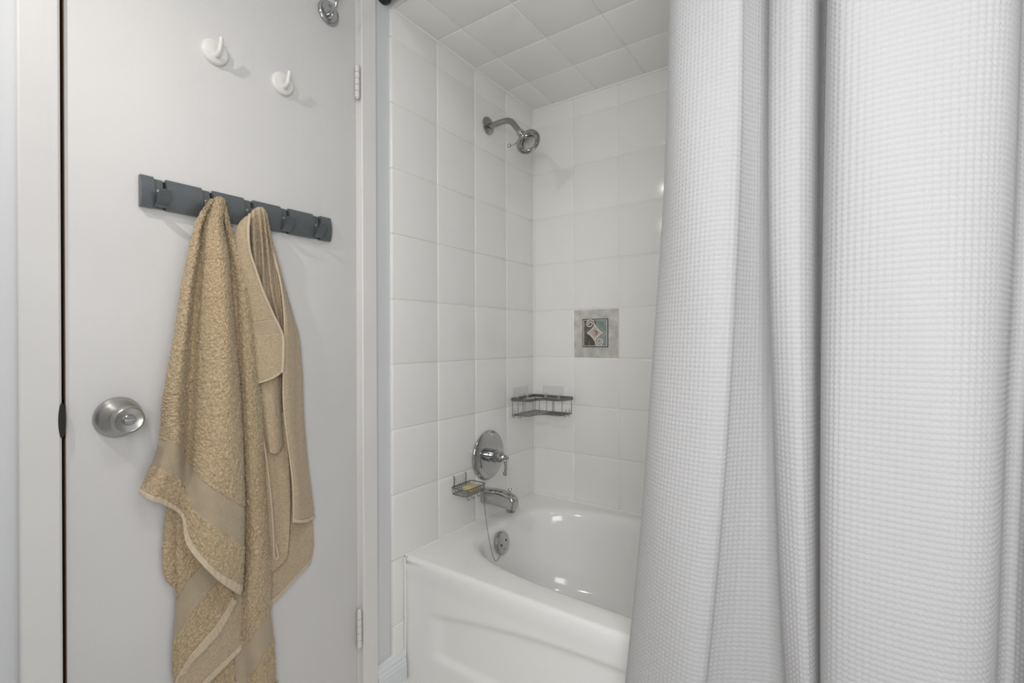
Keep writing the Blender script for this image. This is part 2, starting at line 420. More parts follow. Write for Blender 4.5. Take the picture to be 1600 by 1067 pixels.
TOWEL_I = [
    [(34.0, -390.8, 1275.1), (34.0, -387.7, 1275.6), (30.0, -382.5, 1276.9), (20.0, -373.9, 1276.4)],
    [(46.0, -376.3, 1192.1), (44.0, -372.0, 1192.7), (30.0, -361.0, 1194.8), (14.0, -348.7, 1195.6)],
    [(50.0, -369.5, 1117.3), (50.0, -363.2, 1117.5), (34.0, -346.0, 1118.9), (16.0, -328.1, 1120.3)],
    [(50.0, -369.0, 1064.6), (50.0, -358.7, 1064.7), (34.0, -336.4, 1064.9), (16.0, -312.3, 1065.2)],
    [(50.0, -371.7, 978.9), (50.0, -359.1, 978.2), (34.0, -331.9, 976.1), (16.0, -303.3, 973.9)],
    [(50.0, -370.5, 891.6), (50.0, -356.3, 889.9), (34.0, -329.0, 885.4), (16.0, -299.4, 880.4)],
    [(50.0, -356.8, 776.0), (50.0, -345.5, 773.7), (34.0, -319.4, 766.3), (16.0, -289.5, 757.8)],
    [(50.0, -349.1, 705.7), (50.0, -337.7, 702.8), (34.0, -311.3, 693.4), (16.0, -281.0, 682.7)],
    [(50.0, -348.2, 638.2), (50.0, -334.7, 631.0), (34.0, -303.1, 619.8), (16.0, -273.2, 616.9)],
    [(50.0, -348.3, 619.8), (50.0, -334.8, 614.1), (34.0, -303.1, 602.3), (16.0, -272.4, 598.7)],
]
TOWEL_J = [
    [(10.0, -403.5, 952.4), (12.0, -370.9, 950.0), (18.0, -347.2, 948.5), (10.0, -307.5, 945.0)],
    [(10.0, -398.2, 801.5), (12.0, -363.7, 795.3), (18.0, -334.8, 790.7), (10.0, -290.9, 781.6)],
    [(10.0, -395.8, 650.2), (12.0, -356.4, 639.0), (18.0, -327.2, 631.6), (10.0, -273.9, 614.3)],
    [(10.0, -393.2, 546.7), (12.0, -353.6, 532.6), (18.0, -324.3, 532.7), (10.0, -270.6, 539.3)],
    [(10.0, -393.6, 445.5), (12.0, -355.6, 458.8), (18.0, -322.8, 480.0), (10.0, -274.4, 506.1)],
    [(10.0, -393.7, 418.4), (12.0, -355.7, 440.2), (18.0, -324.6, 466.4), (10.0, -281.6, 482.6)],
]
TOWEL_K = [
    [(20.0, -409.0, 893.9), (22.0, -384.4, 891.1), (30.0, -356.0, 880.6)],
    [(20.0, -403.5, 788.8), (22.0, -374.0, 783.3), (30.0, -348.4, 770.0)],
    [(20.0, -400.9, 683.6), (22.0, -368.2, 675.1), (30.0, -344.0, 666.9)],
    [(20.0, -401.3, 586.6), (22.0, -365.5, 574.7), (30.0, -349.3, 566.4)],
    [(20.0, -398.6, 518.2), (22.0, -365.7, 527.3), (30.0, -352.6, 542.9)],
    [(20.0, -398.7, 503.3), (22.0, -365.7, 515.1), (30.0, -354.3, 531.2)],
]
TOWEL_L = [
    [(28.0, -407.5, 820.3), (34.0, -402.0, 760.7), (36.0, -394.4, 677.4), (37.0, -390.7, 609.4), (37.0, -389.3, 567.1)],
]
CURTAIN = [
    [[857.1, 830.8, 781.5], 30.0],
    [[843.5, 814.6, 763.7], 5.0],
    [[849.4, 818.8, 767.9], -30.0],
    [[877.4, 851.1, 804.8], -70.0],
    [[918.5, 896.3, 852.3], -97.0],
    [[960.8, 940.1, 896.8], -107.0],
    [[986.5, 968.5, 924.4], -99.0],
    [[991.3, 974.0, 930.6], -79.0],
    [[999.7, 987.5, 957.0], -55.0],
    [[1013.0, 1005.8, 997.6], -33.0],
    [[1023.7, 1021.6, 1034.7], -21.0],
    [[1029.9, 1029.9, 1050.3], -41.0],
    [[1029.9, 1031.3, 1053.0], -71.0],
    [[1042.0, 1042.9, 1067.4], -91.0],
    [[1070.0, 1068.3, 1083.9], -103.0],
    [[1089.7, 1085.3, 1093.2], -83.0],
    [[1095.9, 1091.4, 1096.8], -45.0],
    [[1098.7, 1093.1, 1096.8], 0.0],
    [[1107.5, 1098.1, 1100.0], 15.0],
    [[1115.7, 1105.9, 1103.2], -25.0],
    [[1114.1, 1103.7, 1101.2], -90.0],
    [[1122.6, 1113.1, 1108.3], -130.0],
    [[1150.5, 1139.5, 1132.0], -150.0],
    [[1208.9, 1199.0, 1187.6], -157.0],
    [[1265.9, 1253.9, 1239.1], -150.0],
    [[1302.1, 1288.7, 1270.7], -127.0],
    [[1322.8, 1307.3, 1289.4], -85.0],
    [[1339.1, 1323.3, 1305.0], -25.0],
    [[1356.7, 1341.0, 1324.9], -10.0],
    [[1363.5, 1351.7, 1339.7], -45.0],
    [[1373.0, 1362.3, 1351.4], -95.0],
    [[1415.3, 1405.7, 1395.8], -105.0],
    [[1466.5, 1457.2, 1447.6], -65.0],
]

# ================================================================== the room
X_END, Y_BACK, Z_TUB = 1.524, 0.806, 2.066
Y_FRONT, Z_CEIL, X_ROOM = -1.28, 2.42, 2.45
Z_ROW = 0.38            # lowest full tile joint, at the tub rim

floor = box('floor', (-0.10, Y_FRONT - 0.1, -0.1), (X_ROOM + 0.1, Y_BACK + 0.1, 0.0), M['floor']); tag(floor, 'pale floor at the foot of the bathtub', 'floor', kind='structure')

# door wall: painted shell with the door opening
D0, D1 = -0.7485, -0.1260     # opening
bm = bmesh.new()
add_box(bm, (-0.112, Y_FRONT - 0.1, 0), (-0.012, D0 - 0.02, Z_CEIL))
add_box(bm, (-0.112, D1 + 0.013, 0), (-0.012, Y_BACK + 0.1, Z_CEIL))
add_box(bm, (-0.112, D0 - 0.02, 2.05), (-0.012, D1 + 0.013, Z_CEIL))
wall_left = bm_obj('wall_left', bm, M['wall'])
tag(wall_left, 'painted door wall that turns into white tile around the tub', 'wall', kind='structure')
wall_back = box('wall_back', (0.0, Y_BACK + 0.012, 0), (X_END, Y_BACK + 0.1, Z_CEIL), M['wall'])
tag(wall_back, 'white tiled long wall behind the bathtub', 'wall', kind='structure')
bm = bmesh.new()      # end wall of the tub, turning into the room's right-hand part
add_box(bm, (X_END, -0.03, 0), (X_END + 0.1, Y_BACK + 0.1, Z_CEIL))
add_box(bm, (X_END + 0.1, -0.03, 0), (X_ROOM, 0.07, Z_CEIL))
add_box(bm, (X_ROOM, Y_FRONT - 0.1, 0), (X_ROOM + 0.1, 0.07, Z_CEIL))
wall_right = bm_obj('wall_right', bm, M['wall'])
tag(wall_right, 'painted wall at the far end of the tub', 'wall', kind='structure')
wall_front = box('wall_front', (-0.012, Y_FRONT - 0.1, 0), (X_ROOM, Y_FRONT, Z_CEIL), M['wall'])
tag(wall_front, 'painted wall carrying the wall lamp', 'wall', kind='structure')
ceiling = box('ceiling', (-0.112, Y_FRONT - 0.1, Z_CEIL), (X_ROOM + 0.1, Y_BACK + 0.1, Z_CEIL + 0.1), M['ceiling'])
tag(ceiling, 'white painted ceiling of the room', 'ceiling', kind='structure')
soffit = box('ceiling_soffit', (-0.012, 0.006, Z_TUB + 0.012), (X_END, Y_BACK + 0.012, Z_CEIL), M['wall'])
tag(soffit, 'lowered white tiled ceiling above the bathtub', 'ceiling', kind='structure')

# ---- tiles: shared meshes by size, each tile its own object
_tiles = {}
def tile_mesh(w, h, mat=None):
    key = (round(w, 4), round(h, 4), mat.name if mat else '')
    if key not in _tiles:
        bm = bmesh.new()
        t = 0.011
        add_box(bm, (-w / 2, -h / 2, -t), (w / 2, h / 2, 0))
        es = [e for e in bm.edges if all(v.co.z > -0.001 for v in e.verts)]
        bmesh.ops.bevel(bm, geom=es, offset=min(0.0048, w / 4, h / 4), segments=3, profile=0.5, affect='EDGES')
        bmesh.ops.recalc_face_normals(bm, faces=bm.faces[:])
        me = bpy.data.meshes.new('tile'); bm.to_mesh(me); bm.free()
        me.materials.append(mat or M['tile'])
        me.polygons.foreach_set('use_smooth', [True] * len(me.polygons))
        me.set_sharp_from_angle(angle=math.radians(50))
        _tiles[key] = me
    return _tiles[key]

GAP = 0.0024
# local tile axes: x right, y up, z out of the wall
FACE = {
    'left': Matrix(((0, 0, 1), (1, 0, 0), (0, 1, 0))),     # normal +x ; local x -> +y ; local y -> z
    'back': Matrix(((1, 0, 0), (0, 0, -1), (0, 1, 0))),    # normal -y ; local x -> +x ; local y -> z
    'ceil': Matrix(((1, 0, 0), (0, -1, 0), (0, 0, -1))),   # normal -z
}
def lay(face, a0, a1, b0, b1, parent, name='tile', mat=None):
    w, h = a1 - a0 - GAP, b1 - b0 - GAP
    if w < 0.006 or h < 0.006: return None
    o = bpy.data.objects.new(name, tile_mesh(w, h, mat))
    ca, cb = (a0 + a1) / 2, (b0 + b1) / 2
    j = random.uniform(-0.0003, 0.0003)
    if face == 'left': loc = (j, ca, cb)
    elif face == 'back': loc = (ca, Y_BACK + j, cb)
    else: loc = (ca, cb, Z_TUB + j)
    m = FACE[face].to_4x4(); m.translation = Vector(loc)
    tilt = Matrix.Rotation(random.uniform(-0.0025, 0.0025), 4, 'X') @ Matrix.Rotation(random.uniform(-0.0025, 0.0025), 4, 'Y')
    col.objects.link(o)
    o.parent = parent
    o.matrix_world = m @ tilt
    return o

rows = [Z_ROW + 0.2 * k for k in range(9)] + [Z_TUB]
# grout beds
bm = bmesh.new()
add_box(bm, (-0.0125, 0.004, Z_ROW), (-0.0030, Y_BACK + 0.012, Z_TUB + 0.012))
add_box(bm, (-0.0125, 0.004, 0.0), (-0.0030, 0.0475, Z_ROW))
tag(bm_obj('grout_bed', bm, M['grout'], wall_left), 'pale grout between the tiles')
box('grout_bed', (-0.001, Y_BACK + 0.0030, Z_ROW - 0.1), (X_END, Y_BACK + 0.0125, Z_TUB + 0.012), M['grout'], wall_back)
box('grout_bed', (-0.001, 0.008, Z_TUB + 0.0030), (X_END, Y_BACK + 0.0015, Z_TUB + 0.0125), M['grout'], soffit)

ycols = [0.0, 0.2, 0.4, 0.6, Y_BACK]
for r0, r1 in zip(rows[:-1], rows[1:]):
    for c0, c1 in zip(ycols[:-1], ycols[1:]):
        lay('left', c0, c1, r0, r1, wall_left)
lay('left', 0.0, 0.047, 0.18, 0.38, wall_left)
lay('left', 0.0, 0.047, 0.0, 0.18, wall_left)
xcols = [0.0005, 0.196]
while xcols[-1] < X_END - 0.21: xcols.append(xcols[-1] + 0.2)
xcols.append(X_END)
for i, (r0, r1) in enumerate(zip(rows[:-1], rows[1:])):
    for j, (c0, c1) in enumerate(zip(xcols[:-1], xcols[1:])):
        if i == 3 and j == 1: continue
        lay('back', c0, c1, r0, r1, wall_back)
ccols = [0.0005, 0.108]
while ccols[-1] < X_END - 0.21: ccols.append(ccols[-1] + 0.2)
ccols.append(X_END)
crow = [0.004, 0.2, 0.4, 0.6, Y_BACK]
for r0, r1 in zip(crow[:-1], crow[1:]):
    for c0, c1 in zip(ccols[:-1], ccols[1:]):
        lay('ceil', c0, c1, r0, r1, soffit)
box('edge_bead', (-0.001, -0.001, Z_TUB - 0.002), (X_END, 0.007, Z_TUB + 0.013), M['casing'], soffit, 0.002)

# ---- decorative relief tile
dx0, dx1, dz0, dz1 = xcols[1], xcols[2], rows[3], rows[4]
deco = lay('back', dx0, dx1, dz0, dz1, wall_back, 'decorative_tile', M['stone'])
deco['label'] = 'mottled stone accent tile with a scrolled square relief'
W = 0.1978
def dp(u, v, h=0.0):
    """relief point: u right, v down (fractions of the tile), h proud of the tile face, in the tile's own axes"""
    return Vector(((u - 0.5) * W, (0.5 - v) * W, h))
def deco_part(name, bm, mat, smooth=False):
    return bm_obj(name, bm, mat, deco, smooth, 40)
fu0, fu1, fv0, fv1 = 0.215, 0.775, 0.205, 0.775
def mid(v):  # border between the two glazes
    return 0.50 + 0.018 * math.sin((v - 0.2) * 9)
for nm, left, mt in (('olive_panel', True, 'olive'), ('teal_panel', False, 'teal')):
    bm = bmesh.new()
    vsn = np.linspace(fv0, fv1, 10)
    if left: poly = [(fu0, v) for v in vsn] + [(mid(v), v) for v in vsn[::-1]]
    else: poly = [(mid(v), v) for v in vsn] + [(fu1, v) for v in vsn[::-1]]
    A = [bm.verts.new(dp(u, v, -0.001)) for u, v in poly]; B = [bm.verts.new(dp(u, v, 0.0012)) for u, v in poly]
    bm.faces.new(B); bm.faces.new(A[::-1])
    for i in range(len(A)):
        j = (i + 1) % len(A); bm.faces.new((A[i], A[j], B[j], B[i]))
    deco_part(nm, bm, M[mt])
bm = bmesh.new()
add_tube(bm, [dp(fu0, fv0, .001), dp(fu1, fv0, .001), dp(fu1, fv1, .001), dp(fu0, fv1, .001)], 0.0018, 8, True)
deco_part('dark_outline', bm, M['dark'], True)  # dark line round the outside of the frame
bm = bmesh.new()
e = 0.02
add_tube(bm, [dp(fu0 + e, fv0 + e, .0018), dp(fu1 - e, fv0 + e, .0018), dp(fu1 - e, fv1 - e, .0018), dp(fu0 + e, fv1 - e, .0018)], 0.0022, 8, True)
deco_part('relief_frame', bm, M['relief'], True)
def astroid(cu, cv, ru, rv, n=40, p=2.5):
    out = []
    for k in range(n):
        t = 2 * math.pi * k / n
        out.append((cu + ru * math.copysign(abs(math.cos(t)) ** p, math.cos(t)), cv + rv * math.copysign(abs(math.sin(t)) ** p, math.sin(t))))
    return out
pts = astroid(0.493, 0.487, 0.155, 0.145)
bm = bmesh.new()
A = [bm.verts.new(dp(u, v, 0.0)) for u, v in pts]; B = [bm.verts.new(dp(u, v, 0.0026)) for u, v in pts]
bm.faces.new(B)
for i in range(len(A)):
    j = (i + 1) % len(A); bm.faces.new((A[i], A[j], B[j], B[i]))
deco_part('diamond', bm, M['pink'])
bm = bmesh.new(); add_tube(bm, [dp(u, v, .0028) for u, v in astroid(0.493, 0.487, 0.172, 0.162, 48)], 0.0032, 8, True)
deco_part('diamond_outline', bm, M['relief'], True)
bm = bmesh.new()
add_tube(bm, [dp(0.50 + 0.035 * math.cos(t), 0.49 + 0.045 * math.sin(t), .0032) for t in np.linspace(-2.4, 1.6, 16)], [0.0006, 0.0020, 0.0006], 6)
deco_part('diamond_curl', bm, M['dark'], True)
def spiral(cu, cv, r, a0, turns, lead):
    pts = [dp(u, v, .003) for u, v in lead]
    for k in range(40):
        t = k / 39
        rr = r * (1 - 0.80 * t)
        a = a0 + turns * 2 * math.pi * t
        pts.append(dp(cu + rr * math.cos(a), cv + rr * math.sin(a), .003))
    return pts
for cu, cv, a0, lead in ((0.384, 0.298, 0.2, [(0.49, 0.345), (0.478, 0.325)]), (0.596, 0.668, math.pi + 0.2, [(0.488, 0.63), (0.494, 0.65)])):
    bm = bmesh.new(); add_tube(bm, spiral(cu, cv, 0.092, a0, -1.7, lead), 0.0027, 8)
    deco_part('scroll', bm, M['relief'], True)

# ---- corner and tub caulk
tag(tube('trim_1', [(0.001, 0.0475, 0.0), (0.001, 0.0475, 0.19), (0.001, 0.0475, 0.377)], 0.0035, M['grout'], None, 8, 2), 'thin white caulk line where the tub meets the tile', 'trim', kind='structure')

tag(tube('trim_7', [(0.0015, 0.050, 0.3805), (0.0015, 0.43, 0.3805), (0.0015, 0.806, 0.3805)], 0.0042, M['grout'], None, 8, 2), 'white caulk bead between the tub rim and the faucet wall', 'trim', kind='structure')
tag(tube('trim_8', [(0.0, Y_BACK - 0.0015, 0.3805), (0.7, Y_BACK - 0.0015, 0.3805), (X_END, Y_BACK - 0.0015, 0.3805)], 0.0045, M['grout'], None, 8, 2), 'white caulk bead between the tub rim and the long tiled wall', 'trim', kind='structure')
tag(tube('trim_9', [(0.0012, Y_BACK - 0.0012, 0.38), (0.0012, Y_BACK - 0.0012, 1.2), (0.0012, Y_BACK - 0.0012, Z_TUB)], 0.0035, M['grout'], None, 8, 2), 'white caulk bead in the tiled corner', 'trim', kind='structure')
tag(tube('trim_10', [(0.0015, 0.004, Z_TUB - 0.0015), (0.0015, 0.4, Z_TUB - 0.0015), (0.0015, Y_BACK, Z_TUB - 0.0015)], 0.0050, M['grout'], None, 8, 2), 'caulk bead between the faucet wall and the tiled ceiling', 'trim', kind='structure')
tag(tube('trim_11', [(0.0, Y_BACK - 0.0015, Z_TUB - 0.0015), (0.7, Y_BACK - 0.0015, Z_TUB - 0.0015), (X_END, Y_BACK - 0.0015, Z_TUB - 0.0015)], 0.0050, M['grout'], None, 8, 2), 'caulk bead between the long tiled wall and the tiled ceiling', 'trim', kind='structure')
# ---- door, casing, jambs
door = box('door_1', (-0.040, -0.7430, 0.012), (-0.004, -0.1275, 2.035), M['door'], None, 0.0012)
tag(door, 'flush white painted bathroom door with a round knob', 'door', kind='structure')
def casing(name, y0, y1, z0, z1, label):
    bm = bmesh.new()
    # profile in (x, y): slightly rounded flat board
    poly = [(-0.0125, y0), (0.006, y0), (0.0085, y0 + 0.0025), (0.0085, y1 - 0.004), (0.0070, y1 - 0.0012), (0.005, y1), (-0.0125, y1)]
    add_prism(bm, poly, z0, z1, 2)
    return tag(bm_obj(name, bm, M['casing']), label, 'trim', kind='structure')
cl_ = casing('trim_2', -0.8035, -0.7505, 0, 2.055, 'white door casing board on the knob side')
bm = bmesh.new()
add_lathe(bm, [(0.0, 0.0), (0.0050, 0.0), (0.0050, 0.004), (0.0, 0.0044)], (0.0048, -0.7508, 0.9145), (1, 0, 0), 28, 1.0, 6.2)
sp = bm_obj('strike_lip', bm, M['dark'], cl_, True, 40); sp['label'] = 'dark metal strike lip at the casing edge'
casing('trim_3', -0.1145, -0.0620, 0, 2.055, 'white door casing board on the hinge side')
tag(box('trim_4', (-0.0125, -0.8035, 2.055), (0.0085, -0.062, 2.11), M['casing'], None, 0.002), 'white head casing above the door', 'trim', kind='structure')
jl = box('trim_5', (-0.112, D0 - 0.02, 0), (-0.0127, D0, 2.05), M['wood']); tag(jl, 'bare brown wooden jamb in the gap beside the door', 'trim', kind='structure')
box('door_stop', (-0.075, D0, 0), (-0.042, D0 + 0.014, 2.05), M['wood'], jl)
jr = box('trim_6', (-0.112, D1, 0), (-0.006, D1 + 0.0125, 2.05), M['casing'], None, 0.001); tag(jr, 'white painted jamb beside the door hinges', 'trim', kind='structure')
box('door_stop', (-0.075, D1 - 0.014, 0), (-0.042, D1, 2.05), M['casing'], jr)

box('raw_edge', (-0.0385, -0.7436, 0.014), (-0.0052, -0.7428, 2.033), M['wood'], door)['label'] = 'bare brown wooden door edge'
lp_ = box('latch_plate', (-0.034, -0.7446, 0.880), (-0.0060, -0.7434, 0.950), M['dark'], door, 0.0004); lp_['label'] = 'dark latch plate on the door edge'
# knob
kn = lathe('door_knob', [(0.0, 0.0), (0.0375, 0.0), (0.0385, 0.003), (0.037, 0.007), (0.031, 0.015), (0.022, 0.024), (0.0185, 0.030), (0.0185, 0.036), (0.0225, 0.041), (0.0248, 0.047), (0.0252, 0.055), (0.0240, 0.0605), (0.0215, 0.0625), (0.0205, 0.0615), (0.0, 0.0610)], (-0.004, -0.669, 0.909), (1, 0, 0), M['nickel'], door, 48, 50)
kn['label'] = 'satin nickel door knob with a round tapered rose'
lathe('turn_hub', [(0.0, 0.0), (0.0095, 0.0), (0.0095, 0.0025), (0.0085, 0.0035), (0.0, 0.0035)], (0.0565, -0.669, 0.909), (1, 0, 0), M['chrome_dull'], kn, 24)
box('thumb_turn', (0.059, -0.6775, 0.9065), (0.0655, -0.6605, 0.9115), M['nickel'], kn, 0.0012)
lathe('release_hole', [(0.0, 0.0), (0.0042, 0.0), (0.0042, 0.0012), (0.0, 0.0012)], (0.0085, -0.6975, 0.909), (0.82, -0.55, 0), M['black'], kn, 16)

for z0, z1 in ((1.738, 1.828), (0.188, 0.288)):
    h = empty('hinge'); h.parent = door
    L = z1 - z0
    lathe('hinge_pin', [(0.0, -0.004), (0.004, -0.003), (0.0045, 0.0), (0.0045, L), (0.0045, L + 0.001), (0.0058, L + 0.002), (0.004, L + 0.006), (0.0, L + 0.008)], (0.0035, -0.1262, z0), (0, 0, 1), M['hinge'], h, 16)
    for k in range(5):
        a = z0 + L * k / 5 + 0.0006; b2 = z0 + L * (k + 1) / 5 - 0.0006
        lathe('knuckle', [(0.0055, 0), (0.0066, 0.0006), (0.0066, b2 - a - 0.0006), (0.0055, b2 - a)], (0.0035, -0.1262, a), (0, 0, 1), M['hinge'], h, 16)

# baseboard beside the tub
prof = [(-0.012, 0.0), (0.010, 0.0), (0.010, 0.050), (0.0085, 0.053), (0.0085, 0.060), (0.0055, 0.066), (0.0055, 0.074), (0.002, 0.081), (0.0, 0.089), (-0.003, 0.0915), (-0.012, 0.0915)]
bm = bmesh.new()
add_prism(bm, [(p[0], p[1]) for p in prof], -0.062, 0.046, 1)
tag(bm_obj('baseboard_left', bm, M['base_paint']), 'short white moulded baseboard between the door and the tub', 'baseboard', kind='structure')
bm = bmesh.new(); add_prism(bm, [(p[0], p[1]) for p in prof], Y_FRONT, -0.8035, 1)
tag(bm_obj('baseboard_left.001', bm, M['base_paint']), 'white moulded baseboard left of the door', 'baseboard', kind='structure')

# ================================================================== bathtub
def superellipse_r(th, a, b2, n):
    c, s = abs(math.cos(th)), abs(math.sin(th))
    return 1.0 / ((c / a) ** n + (s / b2) ** n) ** (1.0 / n)
def make_tub():
    X0, X1, Y0, Y1, ZR = 0.0012, 1.5228, 0.050, 0.8048, 0.380
    cx, cy, a, b2, n = 0.78, 0.442, 0.695, 0.306, 3.6
    ths = [2 * math.pi * k / 160 for k in range(160)]
    for x, y in ((X0, Y0), (X1, Y0), (X1, Y1), (X0, Y1)):
        t = math.atan2(y - cy, x - cx) % (2 * math.pi)
        k = min(range(160), key=lambda i: abs(ths[i] - t)); ths[k] = t
    for d in (0.002, 0.005, 0.009, 0.014, 0.05):
        for x in (X0, X1):
            ths.append(math.atan2(Y0 + d - cy, x - cx) % (2 * math.pi))
    ths = sorted(ths)
    ths = [t for i, t in enumerate(ths) if i == 0 or t - ths[i - 1] > 1e-4]
    N = len(ths)
    RD, RZ_ = (0.0, 0.002, 0.005, 0.009, 0.014), (0.362, 0.3705, 0.3765, 0.3795, 0.380)
    def rect(th, ins):
        c, s = math.cos(th), math.sin(th)
        ts = []
        if c > 1e-9: ts.append((X1 - ins - cx) / c)
        if c < -1e-9: ts.append((X0 + ins - cx) / c)
        if s > 1e-9: ts.append((Y1 - ins - cy) / s)
        if s < -1e-9: ts.append((Y0 + ins - cy) / s)
        t = min(ts); return cx + c * t, cy + s * t
    loops = []
    for ins, z in ((0.0, 0.352), (0.0, 0.362), (0.002, 0.3705), (0.005, 0.3765), (0.009, 0.3795), (0.014, ZR)):
        lp = []
        for t in ths:
            x, y = rect(t, ins)
            if y > Y0 + ins + 1e-6:      # against the walls the rim stays flat
                x, y = rect(t, ins * 0.3)
                lp.append((x, y, float(np.interp(y - Y0, RD, RZ_))))
            else:
                lp.append((x, y, z))
        loops.append(lp)
    def hole(i, z, slope):
        out = []
        for t in ths:
            A = a - i; B = b2 - i
            # the far end reclines
            if math.cos(t) > 0: A = a - i - slope * math.cos(t)
            r = superellipse_r(t, A, B, n - 0.6 * min(1, i / 0.12))
            out.append((cx + r * math.cos(t), cy + r * math.sin(t), z))
        return out
    for i, z, sl in ((-0.030, ZR, 0), (-0.012, 0.3795, 0), (-0.003, 0.377, 0), (0.004, 0.371, 0), (0.010, 0.360, 0.0), (0.016, 0.340, 0.01), (0.024, 0.30, 0.03), (0.034, 0.25, 0.07), (0.044, 0.20, 0.11), (0.056, 0.15, 0.15), (0.072, 0.11, 0.19), (0.095, 0.085, 0.22), (0.125, 0.074, 0.24), (0.18, 0.070, 0.24), (0.24, 0.068, 0.22), (0.285, 0.067, 0.2)):
        loops.append(hole(i, z, sl))
    verts, faces = [], []
    for lp in loops: verts += lp
    for li in range(len(loops) - 1):
        for k in range(N):
            j = (k + 1) % N
            faces.append((li * N + k, li * N + j, (li + 1) * N + j, (li + 1) * N + k))
    c = len(verts); verts.append((cx, cy, 0.0665))
    li = len(loops) - 1
    for k in range(N): faces.append((li * N + k, li * N + (k + 1) % N, c))
    # apron with an arched shallow recess
    nx, nz = 120, 60
    b0 = len(verts)
    def sst(e0, e1, v):
        t = max(0, min(1, (v - e0) / (e1 - e0))); return t * t * (3 - 2 * t)
    for iz in range(nz + 1):
        z = 0.352 * iz / nz
        for ix in range(nx + 1):
            x = X0 + (X1 - X0) * ix / nx
            top = 0.300 - 0.064 * ((x - 0.76) / 0.62) ** 2
            d = sst(top + 0.004, top - 0.024, z) * sst(0.092, 0.118, z) * sst(0.085, 0.165, x) * sst(1.435, 1.36, x)
            flare = 0.004 * sst(0.35, 0.30, z) 
            verts.append((x, Y0 + flare + 0.013 * d, z))
    for iz in range(nz):
        for ix in range(nx):
            q = b0 + iz * (nx + 1) + ix
            faces.append((q, q + 1, q + nx + 2, q + nx + 1))
    # end returns of the apron
    for X in (X0, X1):
        q = len(verts)
        ring = [(X, Y0 + 0.004, 0), (X, Y1, 0), (X, Y1, 0.380)] + [(X, Y0 + d, z) for d, z in zip(RD[::-1], RZ_[::-1])] + [(X, Y0, 0.352)]
        verts.extend(ring)
        faces.append(tuple(range(q, q + len(ring))))
    o = mesh_obj('bathtub', verts, faces, M['enamel'], None, True)
    return o
tub = make_tub()
tag(tub, 'white enamel alcove bathtub with an arched panel in its front', 'bathtub')
ov_o, ov_a = (0.1075, 0.408, 0.323), (1.0, 0.06, 0.16)
ov = lathe('overflow_plate', [(0.0, -0.006), (0.038, -0.006), (0.0405, 0.003), (0.0405, 0.0085), (0.038, 0.0115), (0.034, 0.0125), (0.0, 0.0135)], ov_o, ov_a, M['chrome'], tub, 40)
ov['label'] = 'round chrome overflow plate'
a_, u_, v_ = frame_at(ov_a)
for k, (du, dv) in enumerate(((-0.016, -0.004), (0.016, 0.004))):
    p = Vector(ov_o) + a_ * 0.0125 + u_ * du + v_ * dv
    lathe('screw', [(0.0, 0.0), (0.0042, 0.0), (0.0042, 0.001), (0.003, 0.0022), (0.0, 0.0024)], p, ov_a, M['dark'], ov, 14)
p = Vector(ov_o) + a_ * 0.012 - v_ * 0.022
lathe('trip_slot', [(0.0, 0.0), (0.006, 0.0), (0.0055, 0.0015), (0.0, 0.0018)], p, ov_a, M['chrome_dull'], ov, 14)
lathe('drain', [(0.0, 0.0), (0.03, 0.0), (0.034, 0.002), (0.030, 0.004), (0.022, 0.002), (0.0, 0.002)], (0.32, 0.44, 0.067), (0, 0, 1), M['chrome'], tub, 32)

# stopper chain
ch = tube('stopper_chain', [(0.0720, 0.3530, 0.5430), (0.0980, 0.3256, 0.4776), (0.1150, 0.3214, 0.3935), (0.1300, 0.3232, 0.3302), (0.1400, 0.3281, 0.2979), (0.1400, 0.3465, 0.2932), (0.1320, 0.3724, 0.2994)], 0.0012, M['chrome_dull'], None, 6, 8)
tag(ch, 'thin metal stopper chain hanging in a loop beside the overflow plate', 'chain')

# ================================================================== tub fittings on the tiled end wall
# valve trim
v0 = (0.0, 0.472, 0.613)
t = empty('shower_valve'); tag(t, 'chrome shower valve with a round plate and a lever handle', 'valve')
lathe('escutcheon', [(0.0, 0.0), (0.093, 0.0), (0.0945, 0.003), (0.092, 0.007), (0.082, 0.0105), (0.060, 0.0130), (0.034, 0.0145), (0.030, 0.0145), (0.0, 0.0145)], v0, (1, 0, 0), M['chrome'], t, 64, 60)
lathe('sleeve', [(0.0, 0.0), (0.027, 0.0), (0.027, 0.006), (0.0235, 0.009), (0.0235, 0.026), (0.026, 0.028), (0.026, 0.034), (0.020, 0.037), (0.020, 0.045), (0.0, 0.045)], (0.013, 0.472, 0.613), (1, 0, 0), M['chrome'], t, 32)
hd = lathe('handle_hub', [(0.0, 0.0), (0.017, 0.0), (0.0215, 0.006), (0.0205, 0.014), (0.012, 0.022), (0.0085, 0.028), (0.0095, 0.033), (0.006, 0.037), (0.0055, 0.044), (0.0, 0.046)], (0.052, 0.472, 0.613), (1, 0, 0), M['chrome'], t, 32)
tube('lever', [(0.080, 0.472, 0.612), (0.083, 0.472, 0.598), (0.084, 0.473, 0.582), (0.083, 0.474, 0.568), (0.080, 0.474, 0.558)], [0.0045, 0.0060, 0.0045, 0.0050, 0.0040], M['chrome'], hd, 12)
lathe('lever_tip', [(0.0, -0.0085), (0.0055, -0.0065), (0.0080, -0.001), (0.0075, 0.004), (0.004, 0.0075), (0.0, 0.0085)], (0.0795, 0.474, 0.551), (0, 0, 1), M['chrome'], hd, 16)

